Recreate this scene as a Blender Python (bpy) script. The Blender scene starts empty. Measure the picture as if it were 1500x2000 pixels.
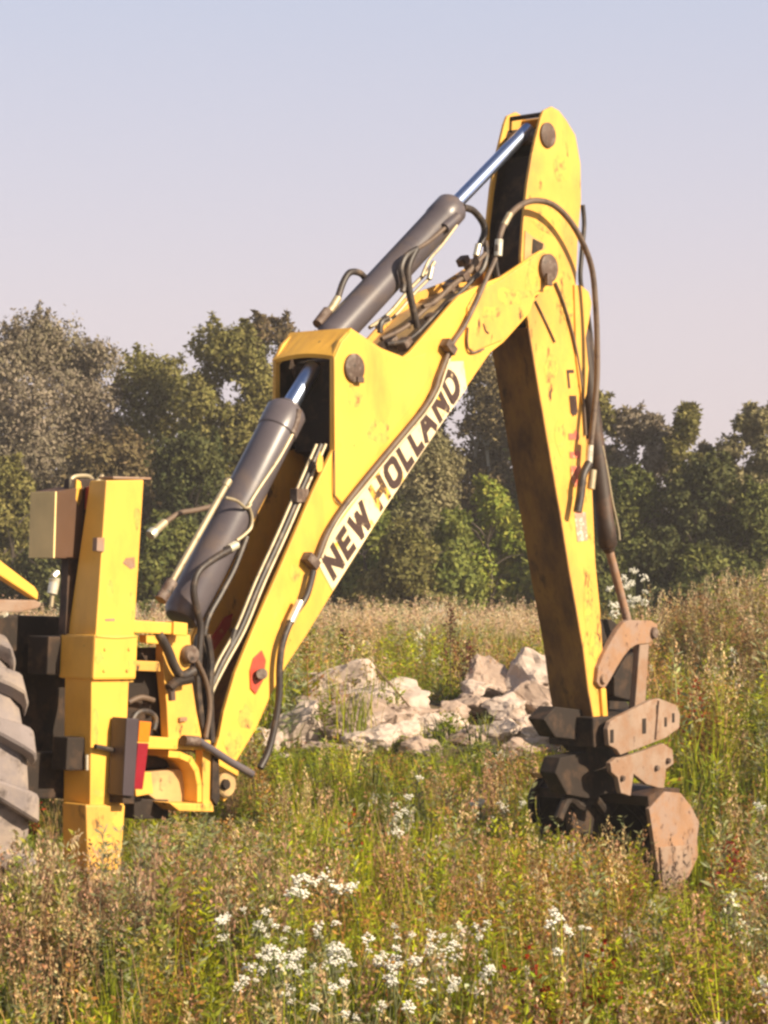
import bpy, bmesh, math, random
import numpy as np
from mathutils import Vector, Matrix, noise as mnoise

# ---------------------------------------------------------------- camera, sky, sun, exposure
SC = bpy.context.scene
COL = SC.collection
EYE = 1.95            # metres above the ground by the machine
F = 4400.0            # focal length in pixels of the 1500 x 2000 photograph
HZ = 1050.0           # row of the horizon
cam_d = bpy.data.cameras.new('camera')
cam_d.sensor_width = 36.0
cam_d.lens = 36.0 * F / 2000.0
cam_d.shift_y = (HZ - 1000.0) / 2000.0
cam_d.clip_start = 0.1
cam_d.clip_end = 3000
cam = bpy.data.objects.new('camera', cam_d)
COL.objects.link(cam)
cam.location = (0, 0, EYE)
cam.rotation_euler = (math.radians(90), 0, 0)
SC.camera = cam

SUN_AZ = math.atan2(0.86, -0.51)      # clockwise from +Y
SUN_EL = math.radians(30)
SD = Vector((math.sin(SUN_AZ) * math.cos(SUN_EL), math.cos(SUN_AZ) * math.cos(SUN_EL), math.sin(SUN_EL)))
world = bpy.data.worlds.new('World')
SC.world = world
world.use_nodes = True
nt = world.node_tree
nt.nodes.clear()
w_out = nt.nodes.new('ShaderNodeOutputWorld')
w_bg = nt.nodes.new('ShaderNodeBackground')
w_sky = nt.nodes.new('ShaderNodeTexSky')
w_sky.sky_type = 'NISHITA'
w_sky.sun_disc = False
w_sky.sun_elevation = SUN_EL
w_sky.sun_rotation = SUN_AZ
w_sky.dust_density = 3.0
w_sky.air_density = 1.2
w_tc = nt.nodes.new('ShaderNodeTexCoord')
w_sep = nt.nodes.new('ShaderNodeSeparateXYZ')
w_ramp = nt.nodes.new('ShaderNodeValToRGB')
w_mix = nt.nodes.new('ShaderNodeMix')
w_mix.data_type = 'RGBA'
w_mul = nt.nodes.new('ShaderNodeVectorMath')
w_mul.operation = 'SCALE'
w_mul.inputs['Scale'].default_value = 10.0
nt.links.new(w_tc.outputs['Generated'], w_sep.inputs[0])
nt.links.new(w_sep.outputs['Z'], w_ramp.inputs[0])
r = w_ramp.color_ramp
r.elements[0].position = 0.0
r.elements[0].color = (0.440, 0.380, 0.410, 1)
r.elements[1].position = 1.0
r.elements[1].color = (0.025, 0.035, 0.065, 1)
for p_, c_ in ((0.10, (0.408, 0.358, 0.395, 1)), (0.235, (0.320, 0.330, 0.408, 1)), (0.5, (0.08, 0.105, 0.16, 1))):
    e = r.elements.new(p_)
    e.color = c_
w_mix.inputs[0].default_value = 0.85
nt.links.new(w_ramp.outputs[0], w_mul.inputs[0])
nt.links.new(w_sky.outputs[0], w_mix.inputs[6])
nt.links.new(w_mul.outputs[0], w_mix.inputs[7])
nt.links.new(w_mix.outputs[2], w_bg.inputs[0])
w_bg.inputs[1].default_value = 0.1
nt.links.new(w_bg.outputs[0], w_out.inputs[0])

sun_d = bpy.data.lights.new('sun', 'SUN')
sun_d.energy = 4.6
sun_d.angle = math.radians(0.5)
sun_d.color = (1.0, 0.84, 0.62)
sun = bpy.data.objects.new('sun', sun_d)
COL.objects.link(sun)
sun.rotation_euler = (-SD).to_track_quat('-Z', 'Y').to_euler()
sun.location = (8, -6, 12)

SC.view_settings.view_transform = 'Standard'
SC.view_settings.look = 'None'
SC.view_settings.exposure = 0.95
SC.view_settings.gamma = 1.0
SC.view_settings.use_curve_mapping = False
SC.render.engine = 'CYCLES'
SC.cycles.use_denoising = True
SC.cycles.max_bounces = 6
SC.cycles.transparent_max_bounces = 8
SC.cycles.filter_width = 2.7          # the phone picture is soft

rnd = random.Random(11)
rng = np.random.default_rng(11)

# ---------------------------------------------------------------- geometry of the place
AX = math.radians(50)
U = Vector((math.cos(AX), math.sin(AX), 0))      # along the boom, away and to the right
N = Vector((math.sin(AX), -math.cos(AX), 0))     # out of the boom's sunny side
Q = Vector((-0.768, 10.9, 0))


def PT(px, py, t=0.0):
    """point of the vertical plane at offset t (metres) from the boom's sunny side"""
    d = Vector(((px - 750.0) / F, 1.0, (HZ - py) / F))
    k = (Q.dot(N) + t) / d.dot(N)
    return Vector((d.x * k, k, EYE + d.z * k))


def PY(px, py, Y):
    return Vector(((px - 750.0) / F * Y, Y, EYE + (HZ - py) / F * Y))


def ground_z(x, y):
    z = -0.45 * math.exp(-((x - 1.9) / 1.6) ** 2 - ((y - 14.0) / 2.7) ** 2)
    z += 0.045 * math.sin(x * 1.3 + 0.4) * math.cos(y * 0.9) + 0.025 * math.sin(x * 3.1 + y * 2.3)
    z += 0.55 * math.exp(-((x - 4.6) / 1.5) ** 2 - ((y - 26.0) / 4.0) ** 2)
    z += 0.12 * math.exp(-((x + 0.6) / 3.5) ** 2 - ((y - 37.0) / 4.0) ** 2)
    z += 0.25 * math.exp(-((x - 0.2) / 2.0) ** 2 - ((y - 20.5) / 2.0) ** 2)
    return z


# ---------------------------------------------------------------- materials
def mat(name, base, rough=0.5, metal=0.0, dirt=None, dirt2=None, bump=0.0, bscale=60, coat=0.0, vary=0.12):
    """dirt = (colour, noise scale, threshold low, threshold high)"""
    m = bpy.data.materials.new(name)
    m.use_nodes = True
    t = m.node_tree
    b = t.nodes['Principled BSDF']
    b.inputs['Roughness'].default_value = rough
    b.inputs['Metallic'].default_value = metal
    b.inputs['Coat Weight'].default_value = coat
    tc = t.nodes.new('ShaderNodeTexCoord')

    def noise(scale, detail=5, rgh=0.6, stretch=None):
        n = t.nodes.new('ShaderNodeTexNoise')
        n.inputs['Scale'].default_value = scale
        n.inputs['Detail'].default_value = detail
        n.inputs['Roughness'].default_value = rgh
        src = tc.outputs['Object']
        if stretch:
            mp = t.nodes.new('ShaderNodeMapping')
            mp.inputs['Scale'].default_value = stretch
            t.links.new(src, mp.inputs[0])
            src = mp.outputs[0]
        t.links.new(src, n.inputs['Vector'])
        return n

    def ramp(src, lo, hi):
        rr = t.nodes.new('ShaderNodeMapRange')
        rr.inputs['From Min'].default_value = lo
        rr.inputs['From Max'].default_value = hi
        t.links.new(src, rr.inputs['Value'])
        return rr.outputs[0]

    def mix(fac, a, bb):
        mx = t.nodes.new('ShaderNodeMix')
        mx.data_type = 'RGBA'
        t.links.new(fac, mx.inputs[0])
        if hasattr(a, 'is_linked'):
            t.links.new(a, mx.inputs[6])
        else:
            mx.inputs[6].default_value = (*a, 1)
        if hasattr(bb, 'is_linked'):
            t.links.new(bb, mx.inputs[7])
        else:
            mx.inputs[7].default_value = (*bb, 1)
        return mx.outputs[2]
    n1 = noise(3.5)
    col = mix(ramp(n1.outputs[0], 0.35, 0.65), tuple(c * (1 - vary) for c in base), tuple(min(c * (1 + vary), 0.95) for c in base))
    for d in (dirt, dirt2):
        if d:
            dn = noise(d[1], 7, 0.65, d[4] if len(d) > 4 else None)
            f = ramp(dn.outputs[0], d[2], d[3])
            col = mix(f, col, d[0])
    t.links.new(col, b.inputs['Base Color'])
    if bump:
        bn = noise(bscale, 6, 0.7)
        bp = t.nodes.new('ShaderNodeBump')
        bp.inputs['Strength'].default_value = bump
        bp.inputs['Distance'].default_value = 0.01
        t.links.new(bn.outputs[0], bp.inputs['Height'])
        t.links.new(bp.outputs[0], b.inputs['Normal'])
    return m


BROWN = (0.075, 0.04, 0.02)
M = {}
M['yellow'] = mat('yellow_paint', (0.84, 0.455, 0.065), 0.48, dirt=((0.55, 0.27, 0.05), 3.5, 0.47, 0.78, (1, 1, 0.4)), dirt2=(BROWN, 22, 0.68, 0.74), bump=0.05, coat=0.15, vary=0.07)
M['yellow_worn'] = mat('worn_yellow_paint', (0.76, 0.41, 0.07), 0.5, dirt=((0.50, 0.27, 0.07), 4, 0.46, 0.74, (1, 1, 0.5)), dirt2=(BROWN, 11, 0.60, 0.68, (1, 1, 0.45)), bump=0.1, vary=0.1)
M['yellow_dusty'] = mat('dusty_yellow_paint', (0.50, 0.33, 0.13), 0.7, dirt=((0.30, 0.20, 0.11), 6, 0.42, 0.65), dirt2=(BROWN, 14, 0.6, 0.7), bump=0.15)
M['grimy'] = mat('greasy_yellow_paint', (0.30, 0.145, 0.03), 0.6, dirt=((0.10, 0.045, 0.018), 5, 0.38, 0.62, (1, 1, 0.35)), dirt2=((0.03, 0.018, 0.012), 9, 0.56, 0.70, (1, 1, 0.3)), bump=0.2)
M['charcoal'] = mat('charcoal_cylinder_paint', (0.10, 0.085, 0.095), 0.38, dirt=((0.17, 0.125, 0.10), 5, 0.5, 0.75), dirt2=((0.05, 0.03, 0.03), 30, 0.66, 0.72), bump=0.04, coat=0.2)
M['chrome'] = mat('polished_rod', (0.58, 0.70, 1.0), 0.30, 1.0, vary=0.03)
M['brown_steel'] = mat('brown_black_steel', (0.032, 0.017, 0.011), 0.6, dirt=((0.12, 0.06, 0.03), 6, 0.5, 0.75), bump=0.1)
M['dark'] = mat('oily_steel_and_shade', (0.018, 0.010, 0.006), 0.8, dirt=((0.07, 0.038, 0.02), 9, 0.50, 0.68), bump=0.2)  # oily steel; also used where shade is put in as colour
M['hose'] = mat('black_rubber_hose', (0.035, 0.026, 0.023), 0.5, dirt=((0.20, 0.14, 0.09), 14, 0.5, 0.8))
M['hose_dusty'] = mat('dusty_rubber_hose', (0.14, 0.095, 0.065), 0.6, dirt=((0.05, 0.03, 0.025), 12, 0.5, 0.7))
M['tube'] = mat('pale_steel_pipe', (0.40, 0.33, 0.21), 0.5, 0.3, dirt=((0.2, 0.13, 0.08), 20, 0.55, 0.75))
M['fitting'] = mat('plated_fitting', (0.75, 0.70, 0.55), 0.3, 0.5, dirt=((0.25, 0.17, 0.1), 30, 0.55, 0.7))
M['pin'] = mat('greasy_pin', (0.10, 0.062, 0.045), 0.6, dirt=((0.20, 0.15, 0.12), 22, 0.5, 0.62), dirt2=((0.03, 0.02, 0.015), 14, 0.56, 0.64), bump=0.4, bscale=40)
M['rust'] = mat('rusty_orange_steel', (0.31, 0.175, 0.10), 0.85, dirt=((0.30, 0.20, 0.15), 8, 0.44, 0.58), dirt2=((0.11, 0.055, 0.035), 18, 0.57, 0.68), bump=0.25)
M['muddy'] = mat('mud_coated_steel', (0.30, 0.21, 0.155), 0.85, dirt=((0.27, 0.16, 0.10), 8, 0.45, 0.6), dirt2=((0.12, 0.065, 0.04), 20, 0.62, 0.70), bump=0.35, bscale=35)
M['tyre'] = mat('dusty_tyre_rubber', (0.22, 0.185, 0.18), 0.9, dirt=((0.30, 0.24, 0.20), 5, 0.45, 0.62), dirt2=((0.08, 0.062, 0.055), 9, 0.54, 0.70), bump=0.3)
M['red'] = mat('faded_red_reflector', (0.52, 0.075, 0.045), 0.35, dirt=((0.55, 0.25, 0.10), 18, 0.58, 0.68))
M['lamp_red'] = mat('red_lamp_lens', (0.25, 0.01, 0.022), 0.2, coat=0.6)
M['lamp_amber'] = mat('amber_lamp_lens', (0.72, 0.20, 0.01), 0.2, coat=0.6)
M['stain'] = mat('rust_and_grease_stain', (0.62, 0.36, 0.07), 0.6, dirt=((0.16, 0.085, 0.035), 26, 0.48, 0.66), dirt2=((0.80, 0.44, 0.065), 15, 0.42, 0.58))
M['lamp_case'] = mat('grey_lamp_housing', (0.05, 0.036, 0.044), 0.5)
M['decal'] = mat('cream_decal_film', (0.80, 0.66, 0.42), 0.5, dirt=((0.82, 0.50, 0.05), 11, 0.56, 0.66), dirt2=((0.35, 0.2, 0.1), 26, 0.66, 0.74))
M['letter'] = mat('brown_black_lettering', (0.055, 0.028, 0.022), 0.5, dirt=((0.72, 0.55, 0.30), 21, 0.63, 0.70))
M['letter_faded'] = mat('worn_off_lettering', (0.75, 0.42, 0.06), 0.5, dirt=((0.08, 0.04, 0.02), 16, 0.46, 0.54))
M['letter_red'] = mat('faded_red_lettering', (0.62, 0.14, 0.09), 0.5, dirt=((0.85, 0.55, 0.25), 24, 0.52, 0.62))
M['sticker'] = mat('worn_warning_sticker', (0.62, 0.27, 0.20), 0.5, dirt=((0.75, 0.62, 0.5), 30, 0.5, 0.58), dirt2=((0.2, 0.09, 0.05), 22, 0.6, 0.68))
M['panel_brown'] = mat('brown_panel_paint', (0.085, 0.038, 0.016), 0.7, dirt=((0.10, 0.05, 0.03), 6, .45, .7))
M['panel_cover'] = mat('pale_panel_cover', (0.82, 0.62, 0.28), 0.7)
M['stone'] = mat('pale_rubble', (0.56, 0.45, 0.375), 0.9, dirt=((0.26, 0.19, 0.15), 3.2, 0.50, 0.66), dirt2=((0.10, 0.075, 0.06), 9, 0.60, 0.70), bump=0.9, bscale=9, vary=0.15)
M['stone_brown'] = mat('brown_rubble', (0.38, 0.28, 0.22), 0.95, dirt=((0.46, 0.36, 0.30), 4, 0.50, 0.62), dirt2=((0.09, 0.06, 0.04), 7, 0.56, 0.66), bump=0.9, bscale=9, vary=0.15)
M['bark'] = mat('tree_bark', (0.085, 0.065, 0.05), 0.9, dirt=((0.18, 0.15, 0.12), 6, 0.5, 0.7), bump=0.5)
M['pale_bark'] = mat('pale_bark', (0.38, 0.36, 0.30), 0.9, dirt=((0.1, 0.08, 0.06), 6, 0.55, 0.7), bump=0.5)
M['twig'] = mat('dry_twig', (0.20, 0.13, 0.08), 0.9)
M['petal'] = mat('white_petals', (0.82, 0.79, 0.68), 0.8)
M['petal_yellow'] = mat('yellow_petals', (0.80, 0.58, 0.05), 0.8)
M['stem'] = mat('weed_stem', (0.13, 0.14, 0.05), 0.8)


def attr_mat(name, rough=0.75, trans=0.25):
    m = bpy.data.materials.new(name)
    m.use_nodes = True
    t = m.node_tree
    t.nodes.clear()
    o = t.nodes.new('ShaderNodeOutputMaterial')
    a = t.nodes.new('ShaderNodeAttribute')
    a.attribute_name = 'Col'
    d = t.nodes.new('ShaderNodeBsdfPrincipled')
    d.inputs['Roughness'].default_value = rough
    d.inputs['Specular IOR Level'].default_value = 0.25
    tr = t.nodes.new('ShaderNodeBsdfTranslucent')
    mx = t.nodes.new('ShaderNodeMixShader')
    mx.inputs[0].default_value = trans
    t.links.new(a.outputs['Color'], d.inputs['Base Color'])
    t.links.new(a.outputs['Color'], tr.inputs['Color'])
    t.links.new(d.outputs[0], mx.inputs[1])
    t.links.new(tr.outputs[0], mx.inputs[2])
    t.links.new(mx.outputs[0], o.inputs[0])
    return m


M['leaf'] = attr_mat('leaves')
M['weed'] = attr_mat('weed_blades', 0.8, 0.3)

# ---------------------------------------------------------------- object helpers
WO = {}


def tag(o, label=None, cat=None, group=None, kind=None):
    if label: o['label'] = label
    if cat: o['category'] = cat
    if group: o['group'] = group
    if kind: o['kind'] = kind
    return o


def empty(name, loc, label=None, cat=None, group=None):
    o = bpy.data.objects.new(name, None)
    COL.objects.link(o)
    o.location = loc
    o.empty_display_size = 0.2
    WO[o.name] = Vector(loc)
    tag(o, label, cat, group)
    return o


def link_mesh(name, me, m, parent=None, origin=None):
    o = bpy.data.objects.new(name, me)
    COL.objects.link(o)
    me.name = name
    if m is not None and not me.materials:
        me.materials.append(m)
    if parent is not None:
        o.parent = parent
        WO[o.name] = WO[parent.name]
    else:
        org = Vector(origin) if origin is not None else Vector((0, 0, 0))
        o.location = org
        WO[o.name] = org
    return o


def from_bm(name, bm, m, parent=None, origin=None, smooth=False, extra=None):
    off = WO[parent.name] if parent is not None else (Vector(origin) if origin is not None else Vector((0, 0, 0)))
    bmesh.ops.translate(bm, verts=bm.verts, vec=-off)
    bmesh.ops.recalc_face_normals(bm, faces=bm.faces)
    if smooth:
        for f in bm.faces: f.smooth = True
    me = bpy.data.meshes.new(name)
    bm.to_mesh(me)
    bm.free()
    me.materials.append(m)
    for e_ in (extra or []): me.materials.append(e_)
    if smooth:
        try:
            me.set_sharp_from_angle(angle=math.radians(40))
        except Exception:
            pass
    return link_mesh(name, me, m, parent, origin)


def add_prism(bm, A, B, bevel=0.004, mi=0):
    """closed solid between two equal-length polygons"""
    tmp = bmesh.new()
    va = [tmp.verts.new(p) for p in A]
    vb = [tmp.verts.new(p) for p in B]
    n = len(A)
    fa = tmp.faces.new(va)
    fb = tmp.faces.new(list(reversed(vb)))
    for i in range(n):
        tmp.faces.new((va[i], vb[i], vb[(i + 1) % n], va[(i + 1) % n]))
    bmesh.ops.recalc_face_normals(tmp, faces=tmp.faces)
    if bevel:
        ed = [e for e in tmp.edges if len(e.link_faces) == 2 and e.calc_face_angle(0) > 0.5]
        bmesh.ops.bevel(tmp, geom=ed, offset=bevel, segments=2, profile=0.6, affect='EDGES', clamp_overlap=True)
    for f in tmp.faces: f.material_index = mi
    me = bpy.data.meshes.new('tmp')
    bmesh.ops.triangulate(tmp, faces=[f for f in tmp.faces if len(f.verts) > 4])
    tmp.to_mesh(me)
    tmp.free()
    bm.from_mesh(me)
    bpy.data.meshes.remove(me)


def add_plate(bm, pts, t, thick, bevel=0.004, mi=0):
    A = [PT(x, y, t) for x, y in pts]
    B = [p - N * thick for p in A]
    add_prism(bm, A, B, bevel, mi)


def plate(name, pts, t, thick, m, parent, bevel=0.004):
    bm = bmesh.new()
    add_plate(bm, pts, t, thick, bevel)
    return from_bm(name, bm, m, parent)


def far_plate(name, pts, tref, shift, thick, m, parent, bevel=0.004):
    """the same outline as the plate at tref, moved back by shift"""
    bm = bmesh.new()
    A = [PT(x, y, tref) - N * shift for x, y in pts]
    add_prism(bm, A, [p - N * thick for p in A], bevel)
    return from_bm(name, bm, m, parent)


def add_box(bm, c, ax, ay, az, sx, sy, sz, bevel=0.004):
    c = Vector(c)
    q = [c + ax * (sx * a) + ay * (sy * b) for a, b in ((-.5, -.5), (.5, -.5), (.5, .5), (-.5, .5))]
    add_prism(bm, [p - az * sz / 2 for p in q], [p + az * sz / 2 for p in q], bevel)


def smooth_path(P, sub=6):
    P = [Vector(p) for p in P]
    if len(P) < 3: return P
    out = []
    for i in range(len(P) - 1):
        p0 = P[max(i - 1, 0)]; p1 = P[i]; p2 = P[i + 1]; p3 = P[min(i + 2, len(P) - 1)]
        for k in range(sub):
            s = k / sub
            out.append(0.5 * ((2 * p1) + (-p0 + p2) * s + (2 * p0 - 5 * p1 + 4 * p2 - p3) * s * s + (-p0 + 3 * p1 - 3 * p2 + p3) * s ** 3))
    out.append(P[-1])
    return out


def add_tube(bm, P, r0, seg=8, r1=None, smooth=True, sub=6, radii=None):
    path = smooth_path(P, sub) if smooth else [Vector(p) for p in P]
    n = len(path)
    if r1 is None: r1 = r0
    rings = []
    t0 = (path[1] - path[0]).normalized()
    up = Vector((0, 0, 1)) if abs(t0.z) < 0.9 else Vector((1, 0, 0))
    a = t0.cross(up).normalized()
    for i, p in enumerate(path):
        tg = (path[min(i + 1, n - 1)] - path[max(i - 1, 0)]).normalized()
        a = (a - tg * a.dot(tg)).normalized()
        b = tg.cross(a)
        rr = radii[i] if radii else r0 + (r1 - r0) * i / (n - 1)
        rings.append([bm.verts.new(p + (a * math.cos(2 * math.pi * k / seg) + b * math.sin(2 * math.pi * k / seg)) * rr) for k in range(seg)])
    for i in range(n - 1):
        for k in range(seg):
            bm.faces.new((rings[i][k], rings[i][(k + 1) % seg], rings[i + 1][(k + 1) % seg], rings[i + 1][k]))
    bm.faces.new(list(reversed(rings[0])))
    bm.faces.new(rings[-1])


def tube(name, P, r, m, parent, seg=8, **k):
    bm = bmesh.new()
    add_tube(bm, P, r, seg, **k)
    return from_bm(name, bm, m, parent, smooth=True)


def lathe_cyl(name, p0, p1, prof, m, parent, seg=28):
    """profile = [(fraction, radius)...] along p0-p1"""
    bm = bmesh.new()
    P = [p0 + (p1 - p0) * f for f, _ in prof]
    add_tube(bm, P, 0, seg, smooth=False, radii=[q for _, q in prof])
    return from_bm(name, bm, m, parent, smooth=True)


def trace(pts, t): return [PT(x, y, t) for x, y in pts]


# ================================================================= the backhoe
root = empty('backhoe_loader', (Q.x - 0.6, Q.y - 0.4, 0.0),
             'old yellow backhoe with raised digging arm and muddy bucket standing in the weeds', 'backhoe')
W = 0.42
TC = -W / 2

# ---- boom
boom_out = [(462, 1486), (500, 1424), (528, 1360), (556, 1305), (600, 1238), (650, 1156), (761, 980), (860, 832), (957, 689),
            (984, 668), (1034, 612), (1046, 578), (1070, 566), (1086, 540), (1086, 508), (1072, 488), (1056, 490), (980, 540), (930, 560),
            (896, 578), (876, 600), (800, 688), (788, 697), (745, 680), (686, 641), (664, 665), (650, 696), (650, 879), (610, 962), (551, 1100), (521, 1168),
            (492, 1235), (459, 1316), (437, 1392), (428, 1440), (414, 1482), (420, 1540), (438, 1566), (456, 1545), (466, 1510)]
bm = bmesh.new()
add_plate(bm, boom_out, 0.0, 0.022)
boom = from_bm('boom', bm, M['yellow'], root)
far_plate('far_side_plate', boom_out, 0.0, W - 0.022, 0.022, M['yellow_worn'], boom)


def strip(name, px, t0, t1, thick_dir, thick, m, parent, bevel=0.003):
    """a bent plate following the px path, spanning t0..t1, with real thickness"""
    bm = bmesh.new()
    A = [PT(x, y, 0) for x, y in px]
    for i in range(len(A) - 1):
        a, b = A[i], A[i + 1]
        d = (b - a).normalized()
        nn = d.cross(N).normalized()
        if nn.dot(thick_dir) < 0: nn = -nn
        q = [a, b, b + nn * thick, a + nn * thick]
        add_prism(bm, [p + N * t0 for p in q], [p + N * t1 for p in q], 0)
    return from_bm(name, bm, m, parent)


UP = Vector((0, 0, 1))
inw = (UP - U).normalized()
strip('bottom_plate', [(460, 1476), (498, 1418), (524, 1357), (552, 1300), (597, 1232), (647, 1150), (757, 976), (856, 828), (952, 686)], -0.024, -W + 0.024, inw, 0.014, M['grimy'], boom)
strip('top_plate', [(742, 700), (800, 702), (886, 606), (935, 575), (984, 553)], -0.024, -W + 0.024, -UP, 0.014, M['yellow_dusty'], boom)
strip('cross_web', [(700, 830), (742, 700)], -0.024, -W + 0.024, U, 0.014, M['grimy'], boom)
far_plate('hood_shade_sheet', [(668, 690), (690, 662), (735, 690), (738, 860), (658, 880), (658, 705)], 0.0, W - 0.026, 0.003, M['dark'], boom, 0)  # added dark sheet imitating shade on the far plate under the hood
# slanted hood over the cylinder joint
bm = bmesh.new()
hood = [PT(688, 640, 0.003), PT(686, 655, 0.003), PT(655, 700, 0.003), PT(650, 693, 0.003)]
K = 7
for k in range(K):
    def arch(f):
        s = math.sin(math.pi * f)
        a = PT(686, 640, 0.003) - N * (W + 0.006) * f
        b = PT(651, 695, 0.003) - N * (W + 0.006) * f + UP * 0.022 * s
        th = (UP * -0.02 + U * 0.008)
        return [a, b, b + th, a + th]
    add_prism(bm, arch(k / K), arch((k + 1) / K), 0)
bmesh.ops.remove_doubles(bm, verts=bm.verts, dist=0.0005)
from_bm('cylinder_hood', bm, M['yellow'], boom)
# proud reinforcement plates
br_pts = [(653, 700), (667, 668), (687, 646), (744, 686), (788, 703), (832, 690), (846, 730), (800, 800), (722, 905), (668, 983), (655, 968)]
plate('bracket_plate', br_pts, 0.013, 0.013, M['yellow'], boom, 0.005)
fk_pts = [(914, 600), (930, 572), (980, 546), (1050, 497), (1064, 492), (1080, 505), (1082, 540), (1064, 562), (1042, 574), (1031, 610), (982, 664), (950, 677), (926, 687), (914, 678), (912, 650)]
plate('fork_plate', fk_pts, 0.013, 0.013, M['yellow_worn'], boom, 0.005)


def disc(name, px, py, t, r, th, m, parent, seg=24, inner=None):
    c = PT(px, py, t)
    bm = bmesh.new()
    prof = [(0, r), (0.7, r), (1, r * 0.86)]
    P = [c + N * th * f for f, _ in prof]
    add_tube(bm, P, 0, seg, smooth=False, radii=[q for _, q in prof])
    return from_bm(name, bm, m, parent, smooth=True)


disc('pin_cap', 690, 719, 0.013, 0.075, 0.02, M['pin'], boom)
disc('pin_cap', 1068, 524, 0.013, 0.082, 0.03, M['pin'], boom)
bm = bmesh.new()
add_box(bm, PT(703, 742, 0.035), U, UP, N, 0.05, 0.03, 0.02)
from_bm('pin_lock', bm, M['pin'], boom)
bm = bmesh.new()
add_box(bm, PT(1072, 546, 0.05), U, UP, N, 0.05, 0.07, 0.02)
from_bm('pin_lock', bm, M['pin'], boom)
for (px, py) in ((690, 719), (1068, 524), (439, 1532)):
    lathe_cyl('pin', PT(px, py, -0.0), PT(px, py, 0) - N * W, [(0, 0.04), (1, 0.04)], M['pin'], boom, 16)
# foot boss
disc('foot_boss', 437, 1532, 0.0, 0.062, 0.03, M['yellow_dusty'], boom)
disc('foot_pin', 438, 1532, 0.03, 0.026, 0.02, M['dark'], boom)
# weld scars on the fork
tube('weld', trace([(914, 640), (913, 672), (922, 688), (945, 682)], 0.014), 0.006, M['pin'], boom, 6)
tube('weld', trace([(944, 632), (948, 645), (954, 651)], 0.014), 0.006, M['pin'], boom, 6)
tube('weld', trace([(653, 880), (653, 965), (666, 986)], 0.010), 0.004, M['pin'], boom, 6)

# ---- lettering in block strokes
GL = {
    'N': [((0, 0), (0, 1)), ((0, 1), (1, 0)), ((1, 0), (1, 1))],
    'E': [((0, 0), (0, 1)), ((0, 1), (.9, 1)), ((0, .5), (.8, .5)), ((0, 0), (.9, 0))],
    'W': [((0, 1), (.22, 0)), ((.22, 0), (.5, .85)), ((.5, .85), (.78, 0)), ((.78, 0), (1, 1))],
    'H': [((0, 0), (0, 1)), ((1, 0), (1, 1)), ((0, .5), (1, .5))],
    'O': [((0, .15), (0, .85)), ((0, .85), (.2, 1)), ((.2, 1), (.8, 1)), ((.8, 1), (1, .85)), ((1, .85), (1, .15)), ((1, .15), (.8, 0)), ((.8, 0), (.2, 0)), ((.2, 0), (0, .15))],
    'L': [((0, 0), (0, 1)), ((0, 0), (.9, 0))],
    'A': [((0, 0), (.5, 1)), ((.5, 1), (1, 0)), ((.22, .32), (.78, .32))],
    'D': [((0, 0), (0, 1)), ((0, 1), (.7, 1)), ((.7, 1), (1, .75)), ((1, .75), (1, .25)), ((1, .25), (.7, 0)), ((.7, 0), (0, 0))],
    'B': [((0, 0), (0, 1)), ((0, 1), (.8, 1)), ((.8, 1), (.95, .75)), ((.95, .75), (.75, .52)), ((.75, .52), (1, .25)), ((1, .25), (.85, 0)), ((.85, 0), (0, 0)), ((0, .52), (.75, .52))],
    '1': [((.5, 0), (.5, 1)), ((.5, 1), (.2, .78))],
    '5': [((.95, 1), (0, 1)), ((0, 1), (0, .55)), ((0, .55), (.8, .58)), ((.8, .58), (1, .3)), ((1, .3), (.8, 0)), ((.8, 0), (0, 0))],
}


_arc = lambda cx, cy, rx, ry, a0, a1, n: [(cx + rx * math.cos(a0 + (a1 - a0) * k / n), cy + ry * math.sin(a0 + (a1 - a0) * k / n)) for k in range(n + 1)]
_seg = lambda P: list(zip(P[:-1], P[1:]))
_o = _arc(.5, .72, .5, .28, math.pi, 0, 8) + _arc(.5, .28, .5, .28, 0, -math.pi, 8) + [(0, .72)]
GL['O'] = _seg(_o)
_d = [(0, 0), (0, 1), (.45, 1)] + _arc(.45, .5, .55, .5, math.pi / 2, -math.pi / 2, 10)[1:] + [(0, 0)]
GL['D'] = _seg(_d)


def letters(name, chars, quad, t, m, parent, th=0.17, k_aspect=1.0):
    """chars = [(char, x0, x1)] in 0..1 along the quad; quad px = BL, BR, TR, TL"""
    BL, BR, TR, TL = [PT(x, y, t) for x, y in quad]
    Lx = (BR - BL).length
    Ly = (TL - BL).length

    def mp(u, v):
        a = BL.lerp(BR, u); b = TL.lerp(TR, u)
        return a.lerp(b, v)
    for ch, x0, x1 in chars:
        bm = bmesh.new()
        for si, (p, q) in enumerate(GL[ch]):
            wv = th * 0.5                      # half stroke in height units
            wu = wv * Ly / Lx * k_aspect
            P = Vector((x0 + wu + (x1 - x0 - 2 * wu) * p[0], wv + (1 - 2 * wv) * p[1]))
            R = Vector((x0 + wu + (x1 - x0 - 2 * wu) * q[0], wv + (1 - 2 * wv) * q[1]))
            # metric direction
            d = Vector(((R.x - P.x) * Lx, (R.y - P.y) * Ly)).normalized()
            hw = wv * Ly
            e = d * hw * (0.92 if len(GL[ch]) < 10 else 0.5)
            s = Vector((-d.y, d.x)) * hw
            c = []
            for (pp, sg) in ((P, -1), (R, 1)):
                for sd in (-1, 1):
                    off = e * sg + s * sd * (1 if sg > 0 else -1) * -1
                    c.append(mp(pp.x + off.x / Lx, pp.y + off.y / Ly))
            eps = N * (0.00025 * si)
            A = [x + eps for x in (c[0], c[1], c[2], c[3])]
            bm.faces.new([bm.verts.new(x) for x in A])
        from_bm(name, bm, m, parent)


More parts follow.
